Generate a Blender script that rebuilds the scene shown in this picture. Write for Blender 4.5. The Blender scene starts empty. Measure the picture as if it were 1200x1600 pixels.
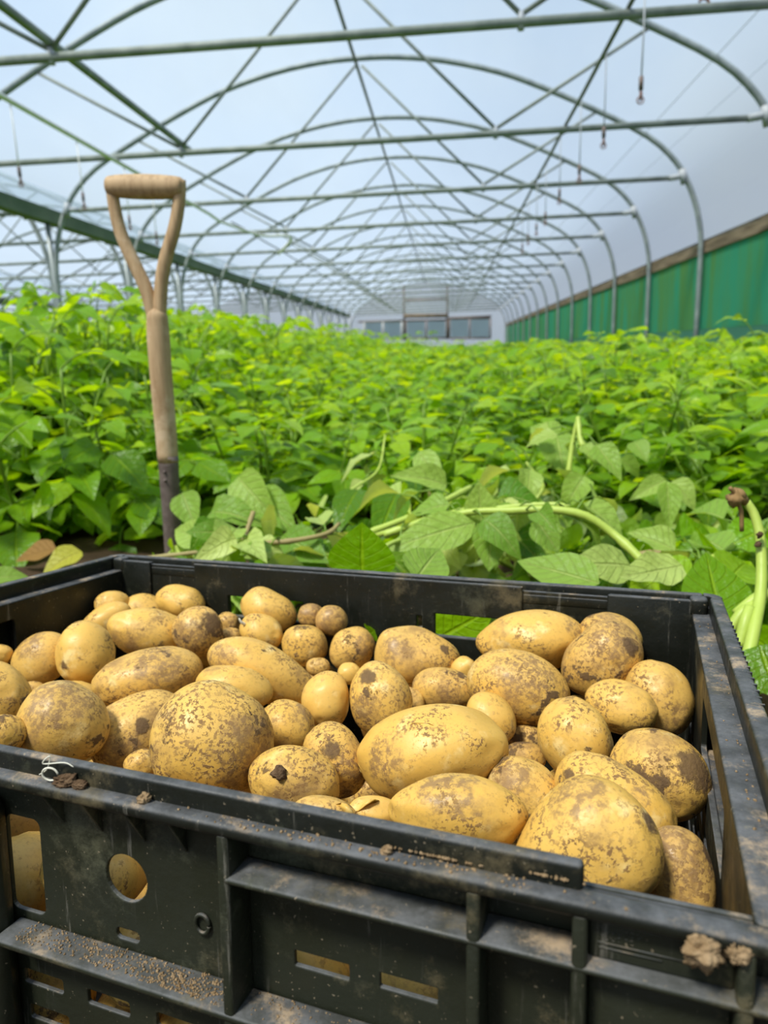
import bpy, bmesh, math, random
import numpy as np
from mathutils import Vector, Matrix, Quaternion
random.seed(7)
rng = np.random.default_rng(11)
SC = bpy.context.scene
C = SC.collection
PI = math.pi

# ------------------------------------------------------------------ camera
F = 1110.0
CAMH = 0.43
YAW, PITCH, ROLL = -0.09326, 0.22349, -0.034
def rot(yaw, pitch, roll):
    cy, sy = math.cos(yaw), math.sin(yaw)
    R0 = np.array([[cy, -sy, 0], [0, 0, -1], [sy, cy, 0]], float)
    cp, sp = math.cos(pitch), math.sin(pitch)
    Rp = np.array([[1, 0, 0], [0, cp, -sp], [0, sp, cp]])
    cr, sr = math.cos(roll), math.sin(roll)
    return np.array([[cr, -sr, 0], [sr, cr, 0], [0, 0, 1]]) @ Rp @ R0
RT = rot(YAW, PITCH, ROLL)
EYE = np.array([0, 0, CAMH])
def ray(px, py): return RT.T @ np.array([(px - 600) / F, (py - 800) / F, 1.0])
def at(px, py, Y):            # the point of the place at depth Y
    d = ray(px, py); return EYE + d * (Y / d[1])
def at_x(px, py, X):
    d = ray(px, py); return EYE + d * (X / d[0])
def seen(p):
    q = RT @ (np.array(p) - EYE)
    return (600 + F * q[0] / q[2], 800 + F * q[1] / q[2], q[2])
cam = bpy.data.cameras.new('camera')
camo = bpy.data.objects.new('camera', cam); C.objects.link(camo)
mw = Matrix.Identity(4)
for i in range(3):
    mw[i][0] = RT[0][i]; mw[i][1] = -RT[1][i]; mw[i][2] = -RT[2][i]; mw[i][3] = EYE[i]
camo.matrix_world = mw
cam.sensor_fit = 'HORIZONTAL'; cam.sensor_width = 36.0; cam.lens = 36.0 * F / 1200
cam.clip_start = 0.02; cam.clip_end = 300
cam.dof.use_dof = True; cam.dof.focus_distance = 0.39; cam.dof.aperture_fstop = 14.0
SC.camera = camo

# crate frame -> world
MC = np.array([[0.9639, 0.2661, 0.0129], [-0.2661, 0.959, 0.0973], [0.0136, -0.0972, 0.9952]])
u_, s_, vt_ = np.linalg.svd(MC); MC = u_ @ vt_
CO = MC @ (-np.array([0.54334, -0.21462, 0.14054])) + EYE
CRATE_H = 0.215
def cw(p): return CO + MC @ np.array(p, float)
MCW = Matrix([[*MC[0], CO[0]], [*MC[1], CO[1]], [*MC[2], CO[2]], [0, 0, 0, 1]])

# ------------------------------------------------------------------ helpers
def tag(o, label=None, cat=None, group=None, kind=None):
    if label: o['label'] = label
    if cat: o['category'] = cat
    if group: o['group'] = group
    if kind: o['kind'] = kind
    return o
def empty(name, loc=(0, 0, 0), mat=None):
    o = bpy.data.objects.new(name, None); C.objects.link(o)
    o.empty_display_size = 0.05
    if mat is not None: o.matrix_world = mat
    else: o.location = loc
    return o
def link(name, me, parent=None, mats=None):
    o = bpy.data.objects.new(name, me); C.objects.link(o)
    if parent is not None: o.parent = parent
    if mats:
        for m in (mats if isinstance(mats, (list, tuple)) else [mats]): me.materials.append(m)
    return o
class MB:
    """collects shapes, then links them as ONE mesh"""
    def __init__(s): s.v = []; s.f = []; s.n = 0; s.uv = []; s.va = []; s.mi = []
    def add(s, V, Fc, uv=None, var=0.5, mi=0):
        V = np.asarray(V, float); s.v.append(V)
        s.f.extend([tuple(i + s.n for i in f) for f in Fc]); s.mi.extend([mi] * len(Fc))
        s.uv.append(np.zeros((len(V), 2)) if uv is None else uv)
        s.va.append(np.full(len(V), var)); s.n += len(V)
    def box(s, lo, hi):
        x0, y0, z0 = lo; x1, y1, z1 = hi
        s.add([(x0, y0, z0), (x1, y0, z0), (x1, y1, z0), (x0, y1, z0), (x0, y0, z1), (x1, y0, z1), (x1, y1, z1), (x0, y1, z1)],
              [(3, 2, 1, 0), (4, 5, 6, 7), (0, 1, 5, 4), (1, 2, 6, 5), (2, 3, 7, 6), (3, 0, 4, 7)])
    def prism(s, poly, axis, a, b):   # polygon in the plane across AXIS, from a to b
        n = len(poly); V = []
        for q in (a, b):
            for (p0, p1) in poly:
                V.append((q, p0, p1) if axis == 0 else (p0, q, p1) if axis == 1 else (p0, p1, q))
        s.add(V, [tuple(range(n))[::-1], tuple(range(n, 2 * n))] + [(i, (i + 1) % n, n + (i + 1) % n, n + i) for i in range(n)])
    def tube(s, pts, r, n=10, var=0.5, mi=0, cap=True):
        P = np.asarray(pts, float); m = len(P)
        R = np.full(m, r) if np.isscalar(r) else np.asarray(r, float)
        T = np.gradient(P, axis=0); T /= np.linalg.norm(T, axis=1)[:, None] + 1e-12
        up = np.array([0, 0, 1.0]) if abs(T[0][2]) < .9 else np.array([1.0, 0, 0])
        V = []; uv = []
        U = np.cross(T[0], up); U /= np.linalg.norm(U)
        for i in range(m):
            U = U - T[i] * (U @ T[i]); U /= np.linalg.norm(U); W = np.cross(T[i], U)
            for k in range(n):
                a = 2 * PI * k / n
                V.append(P[i] + R[i] * (math.cos(a) * U + math.sin(a) * W)); uv.append((k / n, i / max(1, m - 1)))
        Fc = [(i * n + k, i * n + (k + 1) % n, (i + 1) * n + (k + 1) % n, (i + 1) * n + k) for i in range(m - 1) for k in range(n)]
        if cap: Fc += [tuple(range(n))[::-1], tuple(range((m - 1) * n, m * n))]
        s.add(V, Fc, np.array(uv), var, mi)
    def mesh(s, name, smooth=True):
        me = bpy.data.meshes.new(name)
        V = np.concatenate(s.v) if s.v else np.zeros((0, 3))
        nl = sum(len(f) for f in s.f)
        me.vertices.add(len(V)); me.vertices.foreach_set('co', V.ravel())
        me.loops.add(nl); me.polygons.add(len(s.f))
        li = np.fromiter((i for f in s.f for i in f), dtype=np.int32, count=nl)
        tot = np.array([len(f) for f in s.f], dtype=np.int32)
        me.loops.foreach_set('vertex_index', li)
        me.polygons.foreach_set('loop_start', np.concatenate([[0], np.cumsum(tot)[:-1]]).astype(np.int32))
        me.polygons.foreach_set('loop_total', tot)
        me.polygons.foreach_set('material_index', np.array(s.mi, dtype=np.int32))
        me.polygons.foreach_set('use_smooth', np.full(len(s.f), smooth))
        uvl = me.uv_layers.new(name='UVMap')
        UV = np.concatenate(s.uv); uvl.data.foreach_set('uv', UV[li].ravel().astype(np.float32))
        at_ = me.attributes.new('var', 'FLOAT', 'POINT'); at_.data.foreach_set('value', np.concatenate(s.va).astype(np.float32))
        me.update(); me.validate()
        return me
    def build(s, name, mats, parent=None, smooth=True, bevel=0.0, seg=2):
        o = link(name, s.mesh(name, smooth), parent, mats)
        if bevel:
            b = o.modifiers.new('bevel', 'BEVEL'); b.width = bevel; b.segments = seg; b.limit_method = 'ANGLE'; b.angle_limit = math.radians(40)
            b.harden_normals = False
        return o
def spline(pts, n=24):
    """smooth curve through the points (Catmull-Rom)"""
    P = np.asarray(pts, float); P = np.vstack([2 * P[0] - P[1], P, 2 * P[-1] - P[-2]]); out = []
    m = len(P) - 3
    for i in range(m):
        k = max(2, n // m)
        for t in np.linspace(0, 1, k, endpoint=(i == m - 1)):
            a, b, c, d = P[i:i + 4]
            out.append(.5 * ((2 * b) + (c - a) * t + (2 * a - 5 * b + 4 * c - d) * t * t + (3 * b - a - 3 * c + d) * t ** 3))
    return np.array(out)

# ------------------------------------------------------------------ materials
def mat(name):
    m = bpy.data.materials.new(name); m.use_nodes = True
    nt = m.node_tree; nt.nodes.clear()
    out = nt.nodes.new('ShaderNodeOutputMaterial')
    return m, nt, out
class N:
    def __init__(s, nt): s.nt = nt
    def n(s, t, **kw):
        x = s.nt.nodes.new(t)
        for k, v in kw.items():
            if k in x.inputs.keys() if isinstance(k, str) else False: pass
            setattr(x, k, v)
        return x
    def l(s, a, b): s.nt.links.new(a, b)
    def val(s, sock, v):
        if hasattr(v, 'is_output'): s.l(v, sock)
        else: sock.default_value = v
    def noise(s, scale, detail=4, rough=.55, vec=None, w=None):
        x = s.nt.nodes.new('ShaderNodeTexNoise')
        x.inputs['Scale'].default_value = scale; x.inputs['Detail'].default_value = detail; x.inputs['Roughness'].default_value = rough
        if vec is not None: s.l(vec, x.inputs['Vector'])
        return x.outputs['Fac']
    def ramp(s, fac, stops, interp='LINEAR'):
        x = s.nt.nodes.new('ShaderNodeValToRGB'); cr = x.color_ramp; cr.interpolation = interp
        while len(cr.elements) < len(stops): cr.elements.new(.5)
        for e, (p, c) in zip(cr.elements, stops):
            e.position = p; e.color = (*c, 1) if len(c) == 3 else c
        s.l(fac, x.inputs['Fac']); return x.outputs['Color']
    def step(s, fac, a, b):
        x = s.nt.nodes.new('ShaderNodeMapRange'); x.interpolation_type = 'SMOOTHSTEP'
        s.val(x.inputs['Value'], fac); s.val(x.inputs['From Min'], a); s.val(x.inputs['From Max'], b)
        return x.outputs['Result']
    def math(s, op, a, b=0.0):
        x = s.nt.nodes.new('ShaderNodeMath'); x.operation = op
        s.val(x.inputs[0], a); s.val(x.inputs[1], b); return x.outputs[0]
    def mix(s, fac, a, b):
        x = s.nt.nodes.new('ShaderNodeMix'); x.data_type = 'RGBA'
        s.val(x.inputs['Factor'], fac)
        for k, v in ((6, a), (7, b)):
            if hasattr(v, 'is_output'): s.l(v, x.inputs[k])
            else: x.inputs[k].default_value = (*v, 1)
        return x.outputs[2]
    def pr(s, col, rough=.5, metal=0., spec=.5, bump=None, bs=.2, bd=.001):
        x = s.nt.nodes.new('ShaderNodeBsdfPrincipled')
        if hasattr(col, 'is_output'): s.l(col, x.inputs['Base Color'])
        else: x.inputs['Base Color'].default_value = (*col, 1)
        s.val(x.inputs['Roughness'], rough); x.inputs['Metallic'].default_value = metal; s.val(x.inputs['Specular IOR Level'], spec)
        if bump is not None:
            b = s.nt.nodes.new('ShaderNodeBump'); b.inputs['Strength'].default_value = bs; b.inputs['Distance'].default_value = bd
            s.l(bump, b.inputs['Height']); s.l(b.outputs['Normal'], x.inputs['Normal'])
        return x.outputs[0]
    def obj(s):
        return s.nt.nodes.new('ShaderNodeTexCoord').outputs['Object']
    def mapping(s, vec, scale=(1, 1, 1), loc=None):
        x = s.nt.nodes.new('ShaderNodeMapping'); s.l(vec, x.inputs['Vector']); x.inputs['Scale'].default_value = scale
        if loc is not None: s.val(x.inputs['Location'], loc)
        return x.outputs['Vector']
    def attr(s, name, kind='GEOMETRY'):
        x = s.nt.nodes.new('ShaderNodeAttribute'); x.attribute_name = name; x.attribute_type = kind; return x

def m_potato():
    m, nt, out = mat('potato_skin'); g = N(nt)
    oi = nt.nodes.new('ShaderNodeObjectInfo')
    off = nt.nodes.new('ShaderNodeCombineXYZ')
    for k, mul in enumerate((37.0, 91.0, 53.0)): g.l(g.math('MULTIPLY', oi.outputs['Random'], mul), off.inputs[k])
    va = nt.nodes.new('ShaderNodeVectorMath'); va.operation = 'ADD'; g.l(g.obj(), va.inputs[0]); g.l(off.outputs[0], va.inputs[1])
    vec = va.outputs[0]
    dirt = g.attr('dirt', 'OBJECT').outputs['Fac']
    tone = g.attr('tone', 'OBJECT').outputs['Fac']
    base = g.mix(g.noise(26, 3, .5, vec), (0.74, 0.465, 0.112), (0.62, 0.345, 0.056))
    base = g.mix(g.step(g.noise(48, 4, .6, vec), .56, .75), base, (0.81, 0.60, 0.24))
    base = g.mix(tone, base, (0.40, 0.245, 0.105))
    # thin dusty film
    film = g.math('MULTIPLY', g.step(g.noise(34, 5, .62, vec), g.math('SUBTRACT', .60, g.math('MULTIPLY', dirt, .24)), .74), .82)
    base = g.mix(film, base, (0.27, 0.155, 0.058))
    # freckles, thicker inside loose regions
    reg = g.step(g.noise(44, 4, .6, vec), g.math('SUBTRACT', .56, g.math('MULTIPLY', dirt, .30)), .66)
    fre = g.step(g.noise(380, 4, .72, vec), .50, .57)
    fre2 = g.step(g.noise(190, 6, .76, vec), .585, .635)
    fm = g.math('MULTIPLY', fre, g.math('ADD', g.math('MULTIPLY', reg, .95), g.math('MULTIPLY', dirt, .42)))
    fm = g.math('MAXIMUM', fm, g.math('MULTIPLY', fre2, g.math('ADD', .22, g.math('MULTIPLY', dirt, .75))))
    base = g.mix(fm, base, g.mix(g.noise(90, 3, .5, vec), (0.125, 0.066, 0.024), (0.34, 0.185, 0.060)))
    # a rubbed-in brown smear and a mud patch of their own, where the potato has one
    def patch(name, wob):
        d = nt.nodes.new('ShaderNodeVectorMath'); d.operation = 'DISTANCE'; g.l(g.obj(), d.inputs[0]); g.l(g.attr(name, 'OBJECT').outputs['Vector'], d.inputs[1])
        r = g.attr(name + '_r', 'OBJECT').outputs['Fac']
        dd = g.math('ADD', d.outputs['Value'], g.math('MULTIPLY', g.math('SUBTRACT', g.noise(70, 7, .7, vec), .5), g.math('MULTIPLY', r, wob)))
        return g.math('SUBTRACT', 1, g.step(g.math('DIVIDE', dd, g.math('MAXIMUM', r, .0001)), .62, 1.0))
    sm = g.math('MULTIPLY', patch('smear', 2.2), g.math('ADD', .12, g.math('MULTIPLY', g.step(g.noise(210, 6, .75, vec), .42, .58), .78)))
    base = g.mix(sm, base, (0.27, 0.155, 0.058))
    # stuck mud
    mudn = g.noise(46, 8, .68, vec)
    mud = g.step(mudn, g.math('SUBTRACT', .665, g.math('MULTIPLY', dirt, .13)), g.math('SUBTRACT', .705, g.math('MULTIPLY', dirt, .13)))
    mud = g.math('MAXIMUM', mud, patch('mud', 2.6))
    mcol = g.mix(g.noise(240, 4, .6, vec), (0.060, 0.034, 0.015), (0.17, 0.098, 0.044))
    base = g.mix(g.math('MULTIPLY', mud, .92), base, mcol)
    allm = g.math('MAXIMUM', mud, g.math('MULTIPLY', fm, .8))
    rough = g.math('ADD', .41, g.math('MULTIPLY', g.math('MAXIMUM', allm, film), .45))
    h = g.math('ADD', g.math('MULTIPLY', g.noise(120, 4, .6, vec), .35), g.math('ADD', g.math('MULTIPLY', mud, g.math('ADD', .5, g.noise(420, 3, .6, vec))), g.math('MULTIPLY', fm, .25)))
    p = g.pr(base, rough, 0, .38, h, .55, .0011)
    pn = p.node; pn.inputs['Subsurface Weight'].default_value = .06; pn.inputs['Subsurface Radius'].default_value = (.006, .003, .001); pn.inputs['Subsurface Scale'].default_value = 1.0
    g.l(p, out.inputs[0]); return m

def m_leaf(name, dark, mid, light, under, trans=.34, rough=.42, spec=.45):
    m, nt, out = mat(name); g = N(nt)
    uv = nt.nodes.new('ShaderNodeUVMap'); uv.uv_map = 'UVMap'
    sx = nt.nodes.new('ShaderNodeSeparateXYZ'); g.l(uv.outputs[0], sx.inputs[0])
    var = g.attr('var').outputs['Fac']
    oi = nt.nodes.new('ShaderNodeObjectInfo')
    vv = g.math('ADD', var, g.math('MULTIPLY', g.math('SUBTRACT', oi.outputs['Random'], .5), .25))
    col = g.ramp(vv, [(0.0, dark), (.5, mid), (1.0, light)])
    au = g.math('ABSOLUTE', g.math('SUBTRACT', sx.outputs[0], .5))          # 0 at the midrib, .5 at the edge
    rib = g.math('SUBTRACT', 1, g.step(au, .012, .045))
    sv = g.math('ABSOLUTE', g.math('SUBTRACT', g.math('FRACT', g.math('MULTIPLY', g.math('SUBTRACT', sx.outputs[1], g.math('MULTIPLY', au, .55)), 7.0)), .5))
    side = g.math('MULTIPLY', g.math('SUBTRACT', 1, g.step(sv, .02, .10)), .55)
    vein = g.math('MAXIMUM', rib, side)
    col = g.mix(g.math('MULTIPLY', vein, .45), col, light)
    col = g.mix(g.math('MULTIPLY', g.noise(60, 3, .5, g.obj()), .3), col, dark)
    geo = nt.nodes.new('ShaderNodeNewGeometry')
    colu = g.mix(g.math('MULTIPLY', vein, .3), under, light)
    cc = g.mix(geo.outputs['Backfacing'], col, colu)
    p = g.pr(cc, rough, 0, spec, g.math('ADD', g.math('MULTIPLY', vein, -1.0), g.math('MULTIPLY', g.noise(90, 3, .5, g.obj()), 1.2)), .7, .004)
    t = nt.nodes.new('ShaderNodeBsdfTranslucent')
    tc = nt.nodes.new('ShaderNodeMix'); tc.data_type = 'RGBA'; tc.blend_type = 'MULTIPLY'; tc.inputs['Factor'].default_value = 1
    g.l(col, tc.inputs[6]); tc.inputs[7].default_value = (2.6, 2.1, .9, 1); g.l(tc.outputs[2], t.inputs['Color'])
    mx = nt.nodes.new('ShaderNodeMixShader'); mx.inputs[0].default_value = trans
    g.l(p, mx.inputs[1]); g.l(t.outputs[0], mx.inputs[2]); g.l(mx.outputs[0], out.inputs[0]); return m

def m_stem(name, a, b, rough=.45):
    m, nt, out = mat(name); g = N(nt)
    c = g.mix(g.noise(40, 4, .6, g.obj()), a, b)
    p = g.pr(c, rough, 0, .4, g.noise(140, 3, .5, g.obj()), .3, .001)
    p.node.inputs['Subsurface Weight'].default_value = .0
    g.l(p, out.inputs[0]); return m

def m_plastic(name='black_crate_plastic', ca=(0.0045, 0.0052, 0.0038), cb=(0.0125, 0.0140, 0.0090), sp=.50):
    m, nt, out = mat(name); g = N(nt); v = g.obj()
    base = g.mix(g.noise(9, 4, .6, v), ca, cb)
    # dust settles on faces that look up
    geo = nt.nodes.new('ShaderNodeNewGeometry'); sn = nt.nodes.new('ShaderNodeSeparateXYZ'); g.l(geo.outputs['Normal'], sn.inputs[0])
    upf = g.step(sn.outputs[2], .35, .95)
    dn = g.noise(55, 8, .72, v)
    du = g.math('MULTIPLY', upf, g.math('ADD', .20, g.math('MULTIPLY', g.step(dn, .30, .75), .55)))
    base = g.mix(du, base, (0.165, 0.166, 0.172))
    brown = g.math('MULTIPLY', upf, g.step(g.noise(28, 8, .75, v), .52, .68))
    base = g.mix(g.math('MULTIPLY', brown, .8), base, (0.42, 0.305, 0.185))
    # dried splashes on the upright faces
    spl = g.math('MULTIPLY', g.step(g.noise(17, 9, .76, v), .52, .68), sp)
    base = g.mix(spl, base, g.mix(g.step(g.noise(11, 2, .5, v), .45, .6), (0.085, 0.088, 0.052), (0.16, 0.125, 0.062)))
    scr = g.step(g.noise(60, 5, .65, g.mapping(v, (1.0, 1.0, .16))), .63, .74)
    base = g.mix(g.math('MULTIPLY', scr, .30), base, (0.12, 0.11, 0.09))
    sc2 = g.step(g.noise(150, 6, .7, g.mapping(v, (1.0, 1.0, .06))), .60, .70)
    base = g.mix(g.math('MULTIPLY', g.math('MULTIPLY', sc2, g.step(g.noise(14, 3, .5, v), .42, .58)), .8), base, (0.145, 0.135, 0.110))
    spk = g.step(g.noise(520, 2, .5, v), .70, .75)
    base = g.mix(g.math('MULTIPLY', spk, .55), base, (0.30, 0.24, 0.16))
    dust = g.math('MAXIMUM', g.math('MAXIMUM', du, spl), brown)
    rough = g.math('ADD', g.math('ADD', .30, g.math('MULTIPLY', g.step(g.noise(40, 6, .7, v), .3, .7), .26)), g.math('MULTIPLY', dust, .4))
    h = g.math('ADD', g.noise(300, 3, .6, v), g.math('MULTIPLY', g.math('MAXIMUM', brown, spl), 1.3))
    g.l(g.pr(base, rough, 0, .30, h, .4, .0006), out.inputs[0]); return m

def m_simple(name, a, b, scale=30, rough=.6, metal=0., spec=.4, bump=.2, bd=.001, stretch=(1, 1, 1), detail=5):
    m, nt, out = mat(name); g = N(nt); v = g.mapping(g.obj(), stretch)
    n = g.noise(scale, detail, .62, v)
    g.l(g.pr(g.mix(g.step(n, .32, .68), a, b), rough, metal, spec, g.noise(scale * 3, 4, .6, v), bump, bd), out.inputs[0]); return m

def m_wood():
    m, nt, out = mat('worn_ash_wood'); g = N(nt); v = g.mapping(g.obj(), (1, 1, .10))
    c = g.mix(g.step(g.noise(120, 6, .65, v), .35, .7), (0.50, 0.345, 0.190), (0.33, 0.210, 0.105))
    c = g.mix(g.step(g.noise(14, 6, .7, g.obj()), .52, .72), c, (0.58, 0.43, 0.27))
    c = g.mix(g.math('MULTIPLY', g.step(g.noise(22, 6, .7, g.obj()), .62, .75), .6), c, (0.17, 0.10, 0.05))
    g.l(g.pr(c, .66, 0, .3, g.noise(220, 5, .65, v), .35, .0008), out.inputs[0]); return m

def m_film(name, clear, tint, rough=.35):
    m, nt, out = mat(name); g = N(nt)
    tr = nt.nodes.new('ShaderNodeBsdfTransparent'); tr.inputs[0].default_value = (0.96, 0.985, 1.0, 1)
    tl = nt.nodes.new('ShaderNodeBsdfTranslucent')
    v = g.obj()
    streak = g.noise(1.1, 6, .65, g.mapping(v, (1.0, .22, 1.0)))
    c = g.mix(g.step(streak, .35, .7), tint, tuple(x * .93 for x in tint))
    c = g.mix(g.math('MULTIPLY', g.step(g.noise(4.5, 5, .7, v), .63, .74), .10), c, (0.45, 0.47, 0.44))
    g.l(c, tl.inputs[0])
    gl = nt.nodes.new('ShaderNodeBsdfGlossy'); gl.inputs['Roughness'].default_value = rough; gl.inputs[0].default_value = (.8, .85, .9, 1)
    m1 = nt.nodes.new('ShaderNodeMixShader'); m1.inputs[0].default_value = 1 - clear
    g.l(tr.outputs[0], m1.inputs[1]); g.l(tl.outputs[0], m1.inputs[2])
    m2 = nt.nodes.new('ShaderNodeMixShader'); m2.inputs[0].default_value = .04
    g.l(m1.outputs[0], m2.inputs[1]); g.l(gl.outputs[0], m2.inputs[2]); g.l(m2.outputs[0], out.inputs[0]); return m

def m_net():
    m, nt, out = mat('green_shade_net'); g = N(nt); v = g.obj()
    st = g.noise(3.0, 5, .62, g.mapping(v, (1, 1.0, .12)))
    c = g.mix(g.step(st, .38, .66), (0.090, 0.50, 0.31), (0.185, 0.44, 0.145))
    c = g.mix(g.math('MULTIPLY', g.step(g.noise(1.7, 4, .6, v), .58, .72), .5), c, (0.06, 0.50, 0.34))
    c = g.mix(g.math('MULTIPLY', g.step(g.noise(26, 3, .6, g.mapping(v, (1, 1, .1))), .6, .75), .25), c, (0.12, 0.20, 0.06))
    d = g.pr(c, .7, 0, .2)
    t = nt.nodes.new('ShaderNodeBsdfTranslucent'); g.l(c, t.inputs[0])
    mx = nt.nodes.new('ShaderNodeMixShader'); mx.inputs[0].default_value = .62
    g.l(d, mx.inputs[1]); g.l(t.outputs[0], mx.inputs[2]); g.l(mx.outputs[0], out.inputs[0]); return m

def m_soil():
    m, nt, out = mat('damp_brown_soil'); g = N(nt); v = g.obj()
    c = g.mix(g.noise(20, 8, .7, v), (0.045, 0.026, 0.014), (0.14, 0.085, 0.045))
    g.l(g.pr(c, .9, 0, .2, g.noise(45, 8, .72, v), .9, .02), out.inputs[0]); return m

M = dict(
    potato=m_potato(), plastic=m_plastic(), front=m_plastic('lighter_front_plastic', (0.0120, 0.0138, 0.0088), (0.0240, 0.0265, 0.0150), .62), wood=m_wood(), soil=m_soil(), net=m_net(),  # front: crate plastic with a lighter, slightly greener base and stronger splashes
    leaf=m_leaf('potato_leaf', (0.036, 0.110, 0.001), (0.195, 0.400, 0.001), (0.385, 0.560, 0.012), (0.270, 0.430, 0.095), .42, .33, .38),
    wilt=m_leaf('wilted_leaf', (0.080, 0.200, 0.006), (0.270, 0.410, 0.060), (0.540, 0.620, 0.190), (0.450, 0.550, 0.270), .28, .45, .25),
    yellow=m_leaf('yellowing_leaf', (0.30, 0.34, 0.03), (0.48, 0.44, 0.04), (0.60, 0.52, 0.10), (0.45, 0.42, 0.10), .3, .5, .3),
    dead=m_leaf('dead_leaf', (0.14, 0.075, 0.02), (0.24, 0.13, 0.03), (0.34, 0.20, 0.06), (0.22, 0.13, 0.05), .15, .7, .2),
    stem=m_stem('green_stem', (0.10, 0.20, 0.012), (0.20, 0.31, 0.030)),
    palestem=m_stem('pale_green_stem', (0.30, 0.42, 0.045), (0.46, 0.55, 0.105)),
    drystem=m_stem('drying_stem', (0.34, 0.30, 0.10), (0.25, 0.17, 0.07), .6),
    dryend=m_stem('withered_stem_end', (0.36, 0.22, 0.075), (0.16, 0.090, 0.035), .8),
    steel=m_simple('galvanised_steel', (0.19, 0.225, 0.23), (0.29, 0.33, 0.33), 8, .55, .2, .5, .1),
    gutterpaint=m_simple('green_gutter_paint', (0.070, 0.115, 0.065), (0.125, 0.170, 0.105), 3, .6, 0, .4, .1),
    greensteel=m_simple('algae_stained_steel', (0.165, 0.195, 0.170), (0.27, 0.30, 0.27), 6, .6, .1, .4, .1),
    rust=m_simple('rusty_steel', (0.115, 0.085, 0.072), (0.175, 0.135, 0.115), 60, .62, .25, .4, .4, .0006),
    darkmetal=m_simple('dull_pipe', (0.10, 0.115, 0.09), (0.17, 0.18, 0.14), 20, .6, .1, .4, .1),
    hose=m_simple('pale_hose', (0.74, 0.74, 0.68), (0.82, 0.81, 0.75), 12, .5, 0, .4, .1),
    white=m_simple('pale_sprout', (0.62, 0.58, 0.46), (0.72, 0.70, 0.58), 200, .5, 0, .4, .1, .0005),
    clip=m_simple('rusty_clip', (0.16, 0.07, 0.04), (0.24, 0.12, 0.08), 40, .7, 0, .3, .2),
    wire=m_simple('thin_wire', (0.30, 0.33, 0.36), (0.40, 0.42, 0.44), 10, .5, 0, .4, .05),
    timber=m_simple('weathered_timber', (0.115, 0.085, 0.055), (0.25, 0.19, 0.125), 6, .85, 0, .2, .3, .01, (1, .3, 3)),
    film=m_film('polythene_film', .64, (0.36, 0.46, 0.58)),
    endfilm=m_film('hazy_polythene', .72, (0.88, 0.94, 0.97)),
    pane=m_film('grey_pane', .42, (0.50, 0.66, 0.66), .2),
    clod=m_simple('dry_soil_clod', (0.24, 0.155, 0.075), (0.36, 0.25, 0.14), 160, .95, 0, .15, .8, .003),
    darkclod=m_simple('dark_soil_clod', (0.075, 0.043, 0.022), (0.16, 0.10, 0.055), 160, .95, 0, .15, .8, .003),
    brush=m_simple('dull_beam', (0.33, 0.34, 0.32), (0.42, 0.42, 0.40), 6, .6, .1, .4, .1),
    lane=m_simple('dry_grass_strip', (0.10, 0.11, 0.04), (0.16, 0.15, 0.06), 12, .9, 0, .2, .5, .01),
)

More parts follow.
